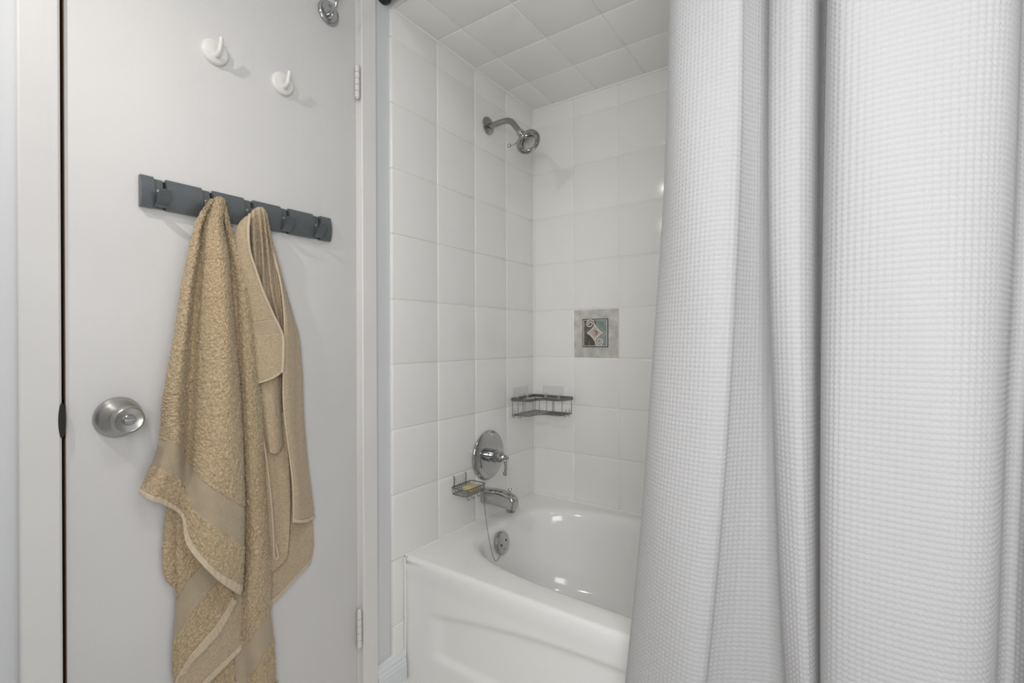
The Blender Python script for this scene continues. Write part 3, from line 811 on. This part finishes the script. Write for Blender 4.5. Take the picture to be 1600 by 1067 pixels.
# tub spout
t = empty('tub_spout'); tag(t, 'chrome tub spout with a pull-up diverter over the bathtub rim', 'spout')
def spout_body():
    yc = 0.452
    # sections along x: (x, z_top, z_bottom, half width)
    secs = [(0.0, 0.489, 0.437, 0.027), (0.010, 0.490, 0.436, 0.0275), (0.03, 0.493, 0.437, 0.0265), (0.06, 0.496, 0.438, 0.0245), (0.09, 0.495, 0.437, 0.0235), (0.115, 0.490, 0.434, 0.0225), (0.132, 0.484, 0.432, 0.0215), (0.140, 0.479, 0.433, 0.0205), (0.1425, 0.474, 0.436, 0.018)]
    n = 28; verts = []; faces = []
    for x, zt, zb, w in secs:
        cz, hz = (zt + zb) / 2, (zt - zb) / 2
        for k in range(n):
            th = 2 * math.pi * k / n
            c, s = math.cos(th), math.sin(th); e = 4.5
            r = 1 / ((abs(c)) ** e + (abs(s)) ** e) ** (1 / e)
            verts.append((x, yc + w * r * c, cz + hz * r * s))
    for i in range(len(secs) - 1):
        for k in range(n):
            j = (k + 1) % n; faces.append((i * n + k, i * n + j, (i + 1) * n + j, (i + 1) * n + k))
    faces.append(tuple(range(n))); faces.append(tuple(range((len(secs) - 1) * n, len(secs) * n)))
    bm = bmesh.new()
    vv = [bm.verts.new(v) for v in verts]
    for f in faces: bm.faces.new([vv[i] for i in f])
    return bm
bm_obj('spout_body', spout_body(), M['chrome'], t, True, 40)
lathe('outlet', [(0.0, 0.0), (0.016, 0.0), (0.017, 0.012), (0.0, 0.012)], (0.121, 0.452, 0.424), (0, 0, 1), M['chrome_dull'], t, 24)
lathe('diverter_knob', [(0.0, 0.0), (0.0035, 0.0), (0.0035, 0.014), (0.0075, 0.0155), (0.0085, 0.018), (0.0075, 0.0205), (0.0, 0.0215)], (0.118, 0.452, 0.488), (0, 0, 1), M['chrome'], t, 20)

# shower arm and head
ys = 0.478
t = empty('wall_shower'); tag(t, 'chrome shower head on a bent arm from the tiled wall', 'shower head')
lathe('flange', [(0.0, 0.0), (0.032, 0.0), (0.0335, 0.002), (0.032, 0.006), (0.024, 0.010), (0.014, 0.013), (0.0, 0.013)], (0.0, ys, 1.880), (1, 0, 0), M['chrome_dull'], t, 36)
tube('arm', [(0.0, ys, 1.876), (0.03, ys, 1.877), (0.07, ys, 1.878), (0.098, ys, 1.874), (0.118, ys, 1.860), (0.135, ys, 1.838), (0.152, ys, 1.815)], 0.0108, M['chrome_dull'], t, 16)
ha = Vector((0.62, -0.12, -0.70)).normalized()
o0 = Vector((0.148, ys, 1.819))
lathe('collar', [(0.0, 0.0), (0.013, 0.0), (0.0145, 0.002), (0.0145, 0.014), (0.012, 0.016), (0.012, 0.020), (0.015, 0.023), (0.015, 0.028), (0.0, 0.028)], o0, ha, M['chrome'], t, 24)
o1 = o0 + ha * 0.024
hb = lathe('head_shell', [(0.0, 0.0), (0.014, 0.0), (0.019, 0.006), (0.025, 0.016), (0.033, 0.026), (0.042, 0.034), (0.0470, 0.040), (0.0475, 0.045), (0.0455, 0.0485), (0.0415, 0.0485), (0.0385, 0.044), (0.0, 0.044)], o1, ha, M['chrome_dull'], t, 48, 50)
lathe('spray_disc', [(0.0, 0.0), (0.024, 0.0), (0.026, 0.002), (0.025, 0.005), (0.021, 0.0065), (0.0, 0.0065)], o1 + ha * 0.044, ha, M['chrome'], hb, 32)
a_, u_, v_ = frame_at(ha)
for k in range(6):
    th = k * math.pi / 3 + 0.3
    c = o1 + ha * 0.0445 + u_ * (0.0325 * math.cos(th)) + v_ * (0.0325 * math.sin(th))
    d = u_ * -math.sin(th) + v_ * math.cos(th)
    tube('spray_slot', [c - d * 0.010, c, c + d * 0.010], [0.002, 0.0045, 0.002], M['chrome'], hb, 8, 3)
q = o1 + ha * 0.014
tube('pivot_lever', [q + Vector((-0.015, -0.012, -0.010)), q + Vector((-0.035, -0.016, -0.022)), q + Vector((-0.052, -0.016, -0.022))], [0.0035, 0.0028, 0.0024], M['chrome'], t, 10)
bm = bmesh.new(); bmesh.ops.create_uvsphere(bm, u_segments=16, v_segments=10, radius=0.0075, matrix=Matrix.Translation(q + Vector((-0.057, -0.016, -0.021))))
bm_obj('lever_ball', bm, M['chrome'], t, True)

# ---- wire soap dish and soap
t = empty('soap_dish'); tag(t, 'small wire soap dish with adhesive plate on the tile beside the valve', 'soap dish')
sy0, sy1, sz = 0.255, 0.365, 0.520
box('adhesive_plate', (0.0008, 0.270, 0.530), (0.0025, 0.335, 0.576), M['clear'], t, 0.0006)
def loop_rect(x0, x1, y0, y1, z, r=0.01):
    pts = []
    for (cx_, cy_, a0) in ((x1 - r, y1 - r, 0), (x0 + r, y1 - r, 90), (x0 + r, y0 + r, 180), (x1 - r, y0 + r, 270)):
        for k in range(5):
            a = math.radians(a0 + 22.5 * k); pts.append((cx_ + r * math.cos(a), cy_ + r * math.sin(a), z))
    return pts
bm = bmesh.new(); add_tube(bm, loop_rect(0.006, 0.074, sy0, sy1, sz + 0.022), 0.0018, 8, True); bm_obj('top_rim', bm, M['wire'], t, True)
bm = bmesh.new(); add_tube(bm, loop_rect(0.008, 0.072, sy0 + 0.002, sy1 - 0.002, sz), 0.0014, 8, True); bm_obj('bottom_rim', bm, M['wire'], t, True)
for k in range(9):
    y = sy0 + 0.010 + k * (sy1 - sy0 - 0.02) / 8
    tube('wire', [(0.006, y, sz + 0.022), (0.007, y, sz + 0.001), (0.020, y, sz), (0.045, y, sz - 0.002), (0.062, y, sz), (0.073, y, sz + 0.001), (0.074, y, sz + 0.022)], 0.0011, M['wire'], t, 6, 3)
for y in (0.270, 0.333):
    tube('hanger', [(0.003, y, 0.579), (0.008, y, 0.575), (0.008, y, 0.560), (0.006, y, 0.540)], 0.0016, M['wire'], t, 8, 4)
for y in (0.262, 0.288, 0.316):
    tube('hook', [(0.070, y, sz), (0.074, y, sz - 0.008), (0.080, y, sz - 0.010), (0.085, y, sz - 0.004)], 0.0011, M['wire'], t, 6, 4)
bm = bmesh.new(); add_box(bm, (0.014, 0.300, sz + 0.0012), (0.064, 0.356, sz + 0.018), 0.007, 3)
tag(bm_obj('soap_bar', bm, M['soap'], None, True), 'small worn yellowish soap bar lying in the wire dish', 'soap')

# ---- corner caddy
t = empty('corner_caddy'); tag(t, 'grey wire corner shelf with a notched front in the tiled tub corner', 'caddy')
B_ = Y_BACK
def cad(off):
    """L-shaped outline, inset by off: walls x=0 and y=B_"""
    o = off
    return [(0.008 + o, 0.620 + o), (0.008 + o, B_ - 0.008 - o), (0.192 - o, B_ - 0.008 - o), (0.200 - o, B_ - 0.016 - o), (0.192 - o, 0.712 + o), (0.178 - o, 0.700 + o), (0.118 + o * 0.3, 0.700 + o), (0.094 - o * 0.6, 0.676 + o * 0.4), (0.094 - o, 0.632 + o), (0.080 - o, 0.616 + o), (0.016 + o, 0.612 + o)]
def bar_loop(bm, pts, zc, w, h):
    n = len(pts); rings = []
    for i in range(n):
        p = Vector(pts[i]).to_2d() if False else Vector((pts[i][0], pts[i][1])); a = Vector(pts[i - 1]); c = Vector(pts[(i + 1) % n])
        d1 = (p - a).normalized(); d2 = (c - p).normalized(); d = (d1 + d2).normalized(); nn = Vector((-d.y, d.x))
        k = 1.0 / max(0.5, math.sqrt((1 + d1.dot(d2)) / 2))
        rings.append([bm.verts.new((p.x + nn.x * s * w / 2 * k, p.y + nn.y * s * w / 2 * k, zc + e_ * h / 2)) for s, e_ in ((-1, -1), (1, -1), (1, 1), (-1, 1))])
    for i in range(n):
        A = rings[i]; Bq = rings[(i + 1) % n]
        for k in range(4):
            j = (k + 1) % 4; bm.faces.new((A[k], A[j], Bq[j], Bq[k]))
ZT, ZB = 0.812, 0.748
bm = bmesh.new(); bar_loop(bm, cad(0.0), ZT, 0.0025, 0.011); bm_obj('top_band', bm, M['wire'], t)
bm = bmesh.new(); add_tube(bm, [(x, y, ZB) for x, y in cad(0.004)], 0.0016, 8, True); bm_obj('bottom_rim', bm, M['wire'], t, True)
for k in range(6):
    x = 0.020 + k * 0.0125
    tube('shelf_wire', [(x, 0.618, ZB), (x, 0.70, ZB), (x, B_ - 0.014, ZB)], 0.0012, M['wire'], t, 6, 0)
for k in range(7):
    y = 0.710 + k * 0.0125
    tube('shelf_wire', [(0.094, y, ZB), (0.14, y, ZB), (0.194, y, ZB)], 0.0012, M['wire'], t, 6, 0)
for x, y in ((0.012, 0.622), (0.012, 0.700), (0.012, B_ - 0.012), (0.100, B_ - 0.010), (0.190, B_ - 0.010), (0.190, 0.716), (0.160, 0.702), (0.126, 0.702), (0.100, 0.688), (0.094, 0.650), (0.078, 0.616), (0.045, 0.613)):
    tube('upright', [(x, y, ZB), (x, y, (ZB + ZT) / 2), (x, y, ZT)], 0.0013, M['wire'], t, 6, 0)
for x, y, dx, dy in ((0.020, 0.606, 0.014, 0), (0.050, 0.606, 0.014, 0), (0.196, 0.722, 0, 0.014), (0.196, 0.752, 0, 0.014)):
    tube('hook', [(x, y, ZB + 0.004), (x + dx * 0.1, y + dy * 0.1, ZB - 0.004), (x + dx, y + dy, ZB - 0.004), (x + dx, y + dy, ZB + 0.022)], 0.0012, M['wire'], t, 6, 4)
box('adhesive_plate', (0.0010, 0.640, 0.800), (0.0026, 0.755, 0.858), M['clear'], t, 0.0006)
box('adhesive_plate', (0.045, B_ - 0.0026, 0.800), (0.150, B_ - 0.0010, 0.858), M['clear'], t, 0.0006)
for y in (0.660, 0.735):
    box('plate_hook', (0.0024, y - 0.006, 0.804), (0.012, y + 0.006, 0.826), M['clear'], t, 0.001)
for x in (0.065, 0.130):
    box('plate_hook', (x - 0.006, B_ - 0.012, 0.804), (x + 0.006, B_ - 0.0024, 0.826), M['clear'], t, 0.001)

# ================================================================== things on the door
DX = -0.004     # door face
# hook rail: panels with flip-out hooks between them
t = empty('hook_rail'); tag(t, 'dark grey metal rail with five flip-out hooks screwed to the door', 'hook rail')
Z0, Z1 = 1.318, 1.3795
def rail_prof(bulge, z0, z1, th=0.0025, n=9):
    f = [(DX + 0.006 + bulge * math.sin(math.pi * (0.12 + 0.76 * k / n)), z0 + (z1 - z0) * k / n) for k in range(n + 1)]
    return [(DX + 0.0005, z0)] + f + [(DX + 0.0005, z1)]
ends = [-0.592, -0.505, -0.4185, -0.332, -0.2455]
segs = [(-0.635, -0.613)] + [(ends[k], ends[k] + 0.0655) for k in range(4)] + [(-0.2455, -0.2145)]
for y0, y1 in segs:
    bm = bmesh.new(); add_prism(bm, rail_prof(0.011, Z0, Z1), y0, y1, 1)
    bm_obj('panel', bm, M['rail'], t, True, 30)
for k in range(5):
    y1 = ends[k] + 0.0005; y0 = y1 - 0.0225
    bm = bmesh.new(); add_prism(bm, rail_prof(0.0040, Z0 + 0.001, Z1 - 0.0028), y0, y1 - 0.0055, 1)
    bp = bm_obj('backplate', bm, M['rail'], t)
    box('slot_shade', (DX + 0.0004, y1 - 0.0058, Z0 + 0.002), (DX + 0.0030, y1 + 0.0002, Z1 - 0.004), M['black'], t)  # black strip that paints the shade in the gap beside each panel
    lathe('screw', [(0.0, 0.0), (0.0038, 0.0), (0.0036, 0.0012), (0.0, 0.002)], (DX + 0.0098, (y0 + y1) / 2 - 0.002, 1.353), (1, 0, 0), M['nickel'], bp, 16)
    # hook: curved strip, hinged at the lower edge
    bm = bmesh.new()
    c = [(0.0085, 1.3215), (0.014, 1.3205), (0.022, 1.3235), (0.031, 1.331), (0.038, 1.341), (0.0425, 1.352)]
    thk = 0.0016
    outer = [(DX + x, z) for x, z in c]
    inner = []
    for i in range(len(c)):
        a = c[max(i - 1, 0)]; b2 = c[min(i + 1, len(c) - 1)]
        tx, tz = b2[0] - a[0], b2[1] - a[1]; l = math.hypot(tx, tz)
        inner.append((DX + c[i][0] - tz / l * thk, c[i][1] + tx / l * thk))
    add_prism(bm, outer + inner[::-1], y0 + 0.0005, y1 - 0.001, 1)
    bm_obj('hook', bm, M['rail'], t, True, 40)

# white stick-on hooks
def stick_hook(y, z, label):
    t = empty('adhesive_hook'); tag(t, label, 'hook', 'white stick-on hooks')
    lathe('disc', [(0.0, 0.0), (0.027, 0.0), (0.0275, 0.003), (0.0255, 0.0075), (0.0225, 0.0088), (0.0, 0.0082)], (DX, y, z), (1, 0, 0), M['white_plastic'], t, 40, 60)
    tube('peg', [(DX + 0.006, y, z - 0.008), (DX + 0.014, y, z - 0.0095), (DX + 0.024, y, z - 0.004), (DX + 0.030, y, z + 0.010), (DX + 0.033, y, z + 0.021)], [0.0050, 0.0052, 0.0050, 0.0046, 0.0042], M['white_plastic'], t, 14)
    return t
stick_hook(-0.4955, 1.687, 'white plastic stick-on hook on the door nearer the knob side, the higher in view')
stick_hook(-0.3415, 1.685, 'white plastic stick-on hook on the door below the chrome hook, nearer the hinges')

# chrome robe hook
t = empty('robe_hook'); tag(t, 'chrome robe hook with an oval plate at the top of the door', 'hook')
lathe('plate', [(0.0, 0.0), (0.0305, 0.0), (0.0315, 0.002), (0.030, 0.005), (0.026, 0.0065), (0.024, 0.0062), (0.0, 0.0090)], (DX, -0.2125, 1.931), (1, 0, 0), M['chrome'], t, 40, 60)
for dz in (0.017, -0.017):
    lathe('screw', [(0.0, 0.0), (0.0045, 0.0), (0.004, 0.0015), (0.0, 0.0024)], (DX + 0.0062, -0.2125, 1.931 + dz), (1, 0, 0), M['chrome_dull'], t, 16)
tube('upper_peg', [(DX + 0.006, -0.2125, 1.928), (DX + 0.018, -0.2125, 1.929), (DX + 0.032, -0.2125, 1.938), (DX + 0.042, -0.2125, 1.958), (DX + 0.050, -0.2125, 1.975)], [0.0060, 0.0052, 0.0050, 0.0048, 0.0050], M['chrome'], t, 14)
bm = bmesh.new(); bmesh.ops.create_uvsphere(bm, u_segments=16, v_segments=10, radius=0.0085, matrix=Matrix.Translation((DX + 0.051, -0.2125, 1.979)))
bm_obj('peg_ball', bm, M['chrome'], t, True)
tube('lower_peg', [(DX + 0.006, -0.2125, 1.918), (DX + 0.012, -0.2125, 1.915), (DX + 0.018, -0.2125, 1.918), (DX + 0.020, -0.2125, 1.924)], [0.0050, 0.0045, 0.0042, 0.0042], M['chrome'], t, 12)

# ================================================================== towels
def catmull(P, m, t=None):
    """P: (n, k) control rows -> (m, k) at even parameters 0..n-1 (or at the parameters t)"""
    n = P.shape[0]
    if t is None: t = np.linspace(0, n - 1, m)
    i = np.minimum(t.astype(int), n - 2); f = (t - i)[:, None]
    p1 = P[i]; p2 = P[i + 1]
    p0 = np.where((i > 0)[:, None], P[np.maximum(i - 1, 0)], 2 * p1 - p2)
    p3 = np.where((i < n - 2)[:, None], P[np.minimum(i + 2, n - 1)], 2 * p2 - p1)
    return 0.5 * (2 * p1 + (p2 - p0) * f + (2 * p0 - 5 * p1 + 4 * p2 - p3) * f ** 2 + (3 * p1 - p0 - 3 * p2 + p3) * f ** 3), t

def cloth(parent, name, ctrl, mat, amp=0.0012, thick=0.005, band=None, hem=None, step=0.0018, band_mat=None, fold=0.0):
    """Loft a cloth layer through control rows (top to bottom). band=(row0,row1) and hem=(row0,row1) become parts of their own."""
    P = np.array(ctrl, float) / 1000.0
    nr, nc, _ = P.shape
    # lengths
    lu = np.linalg.norm(np.diff(P, axis=1), axis=2).sum(1).mean(); lv = np.linalg.norm(np.diff(P, axis=0), axis=2).sum(0).mean()
    mu = max(8, int(lu / step)); mv = max(8, int(lv / step))
    cu = np.concatenate([[0], np.cumsum(np.linalg.norm(np.diff(P, axis=1), axis=2).mean(0))])
    cv = np.concatenate([[0], np.cumsum(np.linalg.norm(np.diff(P, axis=0), axis=2).mean(1))])
    tu = np.interp(np.linspace(0, cu[-1], mu), cu, np.arange(nc)); tq = np.interp(np.linspace(0, cv[-1], mv), cv, np.arange(nr))
    Q, _ = catmull(P.transpose(1, 0, 2).reshape(nc, -1), mu, tu)
    Q = Q.reshape(mu, nr, 3).transpose(1, 0, 2)
    G, tv = catmull(Q.reshape(nr, -1), mv, tq)
    G = G.reshape(mv, mu, 3)
    du = np.gradient(G, axis=1); dv = np.gradient(G, axis=0)
    N = np.cross(du, dv); N /= np.maximum(np.linalg.norm(N, axis=2, keepdims=True), 1e-9)
    if N[..., 0].mean() < 0: N = -N
    # gentle rumples plus pile
    h = np.zeros((mv, mu))
    if fold:
        for _k in range(5):
            ku, kv, ph = rng.uniform(2, 7), rng.uniform(1, 5), rng.uniform(0, 6.28)
            h += fold / 3 * np.sin(np.linspace(0, ku, mu)[None, :] * 2 + np.linspace(0, kv, mv)[:, None] * 2 + ph)
    pile = rng.normal(size=(mv, mu))
    pile = (pile + 0.35 * (np.roll(pile, 1, 0) + np.roll(pile, -1, 0) + np.roll(pile, 1, 1) + np.roll(pile, -1, 1))) / 1.35
    inband = np.zeros(mv, bool); inhem = np.zeros(mv, bool)
    if band: inband = (tv >= band[0]) & (tv <= band[1])
    if hem: inhem = (tv >= hem[0]) & (tv <= hem[1])
    flat = (inband | inhem)
    hh = h + np.where(flat[:, None], 0.0, amp * pile)
    hh = hh - np.where(inband[:, None], amp * 0.8, 0.0)
    G = G + N * hh[..., None]
    U = np.linspace(0, lu, mu); V = np.linspace(0, lv, mv)
    def strip(nm, i0, i1, mt, th, extra=0.0):
        g = G[i0:i1 + 1] + N[i0:i1 + 1] * extra
        rr, cc = g.shape[:2]
        verts = g.reshape(-1, 3)
        idx = np.arange(rr * cc).reshape(rr, cc)
        f = np.stack([idx[:-1, :-1], idx[:-1, 1:], idx[1:, 1:], idx[1:, :-1]], -1).reshape(-1, 4)
        # orient towards +x
        a, b2, c = verts[f[len(f) // 2][0]], verts[f[len(f) // 2][1]], verts[f[len(f) // 2][2]]
        if np.dot(np.cross(b2 - a, c - a), N[(i0 + i1) // 2, mu // 2]) < 0: f = f[:, ::-1]
        me = bpy.data.meshes.new(nm)
        me.from_pydata(verts.tolist(), [], f.tolist())
        me.materials.append(mt)
        me.polygons.foreach_set('use_smooth', [True] * len(me.polygons))
        uvl = me.uv_layers.new(name='UVMap')
        uu = np.tile(U[None, :cc], (rr, 1)).reshape(-1); vv = np.tile(V[i0:i1 + 1, None], (1, cc)).reshape(-1)
        li = np.empty(len(me.loops), int); me.loops.foreach_get('vertex_index', li)
        uv = np.stack([uu[li], vv[li]], -1) if mt != M['hem'] else np.stack([vv[li], uu[li]], -1)
        uvl.data.foreach_set('uv', (uv * (10.0 if mt != M['hem'] else 12.0)).reshape(-1))
        o = bpy.data.objects.new(nm, me); col.objects.link(o); o.parent = parent
        s = o.modifiers.new('thickness', 'SOLIDIFY'); s.thickness = th; s.offset = -1.0
        return o
    # cut into runs
    kinds = np.where(inband, 1, np.where(inhem, 2, 0))
    s = 0
    for i in range(1, mv + 1):
        if i == mv or kinds[i] != kinds[s]:
            k = kinds[s]; e = min(i, mv - 1)
            if e > s:
                if k == 0: strip(name, s, e, mat, thick)
                elif k == 1: strip('woven_band', s, e, band_mat or M['band'], thick * 0.7)
                else: strip('hem', s, e, M['hem'], thick * 1.1, 0.0008)
            s = i

tw = empty('bath_towel'); tag(tw, 'thick beige terry bath towel hanging from the second hook of the rail', 'towel')
cloth(tw, 'front_layer', TOWEL_A, M['terry'], 0.0011, 0.005, band=(8, 9), hem=(10, 11), fold=0.0025)
cloth(tw, 'side_layer', TOWEL_B, M['terry'], 0.0011, 0.005, band=(10, 11), hem=(12, 13), fold=0.0015)
cloth(tw, 'back_layer', TOWEL_C, M['terry'], 0.0011, 0.004, band=(3, 4), hem=(5, 6), fold=0.0015)
cloth(tw, 'back_layer', TOWEL_E, M['terry'], 0.0011, 0.004)
cloth(tw, 'back_layer', TOWEL_D, M['terry_thin'], 0.0004, 0.003, hem=(3, 4))
cloth(tw, 'back_layer', TOWEL_F, M['terry'], 0.0010, 0.003)
lp = TOWEL_L[0]
pts = [tuple(c / 1000 for c in p) for p in lp]
x, y, z = pts[-1]
tube('hanging_loop', pts + [(x, y + 0.001, z - 0.018), (x, y + 0.006, z - 0.026), (x, y + 0.0105, z - 0.020), (x, y + 0.008, z - 0.006), (x, y + 0.004, z + 0.012)], 0.0017, M['hem'], tw, 8, 5)

t2 = empty('hand_towel'); tag(t2, 'thin beige hand towel bunched on the third hook of the rail', 'towel')
cloth(t2, 'gathered_layer', TOWEL_G, M['terry_thin'], 0.0005, 0.003)
cloth(t2, 'front_flap', TOWEL_H, M['terry_thin'], 0.0003, 0.003, band=(5.1, 5.9), hem=(8.4, 9), fold=0.001)
cloth(t2, 'side_layer', TOWEL_I, M['terry_thin'], 0.0004, 0.003, hem=(8.2, 9), fold=0.001)
cloth(t2, 'back_layer', TOWEL_J, M['terry_thin'], 0.0004, 0.003, hem=(4.3, 5), fold=0.002)
cloth(t2, 'back_layer', TOWEL_K, M['terry_thin'], 0.0004, 0.003)
pts = [tuple(c / 1000 for c in (r[-1][0], r[-1][1], r[-1][2])) for r in TOWEL_H]
tube('hem', [(p[0] + 0.001, p[1] - 0.002, p[2]) for p in pts], 0.0030, M['hem'], t2, 8, 6)
pts = [tuple(c / 1000 for c in (r[0][0], r[0][1], r[0][2])) for r in TOWEL_I]
tube('hem', [(p[0], p[1], p[2]) for p in pts], 0.0022, M['hem'], t2, 8, 6)

# ================================================================== shower curtain
def make_curtain():
    cell, sub = 0.0084, 3
    st = cell / sub
    C = np.array([[*e[0], e[1]] for e in CURTAIN], float) / 1000.0
    D, _ = catmull(C, 1500)                       # dense plan curve: x at three heights, y
    mid_len = np.concatenate([[0], np.cumsum(np.hypot(np.diff(D[:, 1]), np.diff(D[:, 3])))])
    nu = int(mid_len[-1] / st)
    s = np.arange(nu + 1) * st
    E_ = np.stack([np.interp(s, mid_len, D[:, k]) for k in range(4)], -1)
    z = np.arange(0.10, 2.078, st); nv = len(z)
    # quadratic through the plan at z = 1.65, 1.05, 0.45
    q = np.clip((1.05 - z) / 0.6, -1.25, 1.35)[:, None]
    x0, x1, x2, yy = E_[:, 0][None], E_[:, 1][None], E_[:, 2][None], E_[:, 3][None]
    X = x1 + q * (x2 - x0) / 2 + q * q * (x0 + x2 - 2 * x1) / 2
    Y = yy + 0 * q
    # lazy waviness of hanging cotton
    zz = z[:, None]; ss = s[None, :]
    Y = Y + 0.004 * np.sin(zz * 5.1 + ss * 9.0) * np.sin(ss * 21.0 + 1.3) + 0.003 * np.sin(zz * 9.0 + ss * 31.0)
    g = np.stack([X, Y, np.repeat(zz, nu + 1, 1)], -1)
    du = np.gradient(g, axis=1); dv = np.gradient(g, axis=0)
    N = np.cross(du, dv); N /= np.linalg.norm(N, axis=2, keepdims=True)
    iu = (np.arange(nu + 1) % sub == 0)[None, :]; iv = (np.arange(nv) % sub == 0)[:, None]
    h = np.where(iu | iv, 0.0022, 0.0) + np.where(iu & iv, 0.0003, 0.0)
    g = g + N * h[..., None]
    n1 = nu + 1
    idx = np.arange(nv * n1).reshape(nv, n1)
    f = np.stack([idx[:-1, :-1], idx[:-1, 1:], idx[1:, 1:], idx[1:, :-1]], -1).reshape(-1, 4)
    me = bpy.data.meshes.new('shower_curtain')
    me.vertices.add(nv * n1); me.vertices.foreach_set('co', g.reshape(-1))
    me.loops.add(f.size); me.loops.foreach_set('vertex_index', f.reshape(-1))
    me.polygons.add(len(f)); me.polygons.foreach_set('loop_start', np.arange(0, f.size, 4)); me.polygons.foreach_set('loop_total', np.full(len(f), 4))
    me.polygons.foreach_set('use_smooth', [True] * len(f))
    me.update(); me.validate()
    me.materials.append(M['curtain'])
    o = bpy.data.objects.new('shower_curtain', me); col.objects.link(o)
    return o
tag(make_curtain(), 'white waffle-weave shower curtain hanging in deep folds', 'curtain')

rod = empty('curtain_rod'); tag(rod, 'dark curtain rod end on the wall beside the tub ceiling', 'curtain rod')
RY, RZ = -0.024, 2.093
tube('rod', [(-0.006, RY, RZ), (0.7, RY, RZ), (X_END - 0.004, RY, RZ)], 0.0125, M['black'], rod, 20, 0)
for xx, ax in ((-0.0118, (1, 0, 0)), (X_END - 0.0002, (-1, 0, 0))):
    lathe('end_cap', [(0.0, 0.0), (0.026, 0.0), (0.027, 0.004), (0.024, 0.014), (0.017, 0.022), (0.0145, 0.030), (0.0, 0.030)], (xx, RY, RZ), ax, M['black'], rod, 28)

# ================================================================== wall lamp, and added fill lights
t = empty('wall_lamp'); tag(t, 'small chrome spot lamp on the wall behind the camera', 'lamp')
LX, LZ = 0.34, 2.00
lathe('backplate', [(0.0, 0.0), (0.06, 0.0), (0.062, 0.006), (0.05, 0.014), (0.0, 0.016)], (LX, Y_FRONT, LZ), (0, 1, 0), M['chrome_dull'], t, 32)
tube('stem', [(LX, Y_FRONT + 0.012, LZ), (LX, Y_FRONT + 0.05, LZ), (LX, Y_FRONT + 0.088, LZ)], 0.012, M['chrome_dull'], t, 14, 0)
aim = Vector((0.06, 0.62, -0.78)).normalized()
hp = Vector((LX, Y_FRONT + 0.085, LZ))
lathe('lamp_head', [(0.0, 0.0), (0.024, 0.0), (0.030, 0.006), (0.036, 0.03), (0.040, 0.062), (0.038, 0.062), (0.033, 0.032), (0.0, 0.030)], hp, aim, M['chrome_dull'], t, 32)
ld = bpy.data.lights.new('bulb', 'SPOT'); ld.energy = SCONCE_POWER; ld.color = (1.0, 0.965, 0.92); ld.shadow_soft_size = 0.018; ld.spot_size = math.radians(140); ld.spot_blend = 1.0
lo = bpy.data.objects.new('bulb', ld); lo.location = hp + aim * 0.060; lo.rotation_euler = aim.to_track_quat('-Z', 'Y').to_euler(); col.objects.link(lo); lo.parent = t
t = empty('ceiling_fill_lamp'); tag(t, 'added fill light as a flat round ceiling lamp with a white diffuser', 'lamp')
lathe('base', [(0.0, 0.0), (0.19, 0.0), (0.195, 0.03), (0.185, 0.032), (0.18, 0.022), (0.0, 0.022)], (1.3, -0.65, Z_CEIL), (0, 0, -1), M['white_plastic'], t, 48)  # lamp out of view, put in to give soft fill
ld = bpy.data.lights.new('diffuser', 'AREA'); ld.shape = 'DISK'; ld.size = 0.36; ld.energy = CEILING_FILL_POWER; ld.color = (0.97, 0.985, 1.0)
lo = bpy.data.objects.new('diffuser', ld); lo.location = (1.3, -0.65, Z_CEIL - 0.034); col.objects.link(lo); lo.parent = t

# unseen frosted window, added so its area light fills the room
WX0, WX1, WZ0, WZ1 = 1.00, 1.70, 0.90, 1.65
win = empty('fill_window_1'); tag(win, 'unseen frosted window added behind the camera as fill light', 'window', kind='structure')
for nm, lo_, hi_ in (('frame_side', (WX0 - 0.05, WZ0 - 0.05), (WX0, WZ1 + 0.05)), ('frame_side', (WX1, WZ0 - 0.05), (WX1 + 0.05, WZ1 + 0.05)), ('frame_head', (WX0, WZ1), (WX1, WZ1 + 0.05)), ('frame_sill', (WX0, WZ0 - 0.05), (WX1, WZ0))):
    box(nm, (lo_[0], Y_FRONT - 0.01, lo_[1]), (hi_[0], Y_FRONT + 0.02, hi_[1]), M['casing'], win, 0.002)
box('pane', (WX0, Y_FRONT - 0.008, WZ0), (WX1, Y_FRONT + 0.002, WZ1), M['clear'], win)
ld = bpy.data.lights.new('window_fill', 'AREA'); ld.shape = 'RECTANGLE'; ld.size = WX1 - WX0; ld.size_y = WZ1 - WZ0; ld.energy = WINDOW_FILL_POWER; ld.color = (1.0, 0.995, 0.985)
lo = bpy.data.objects.new('window_fill', ld); lo.location = ((WX0 + WX1) / 2, Y_FRONT + 0.006, (WZ0 + WZ1) / 2); lo.rotation_euler = (math.pi / 2, 0, 0); col.objects.link(lo); lo.parent = win
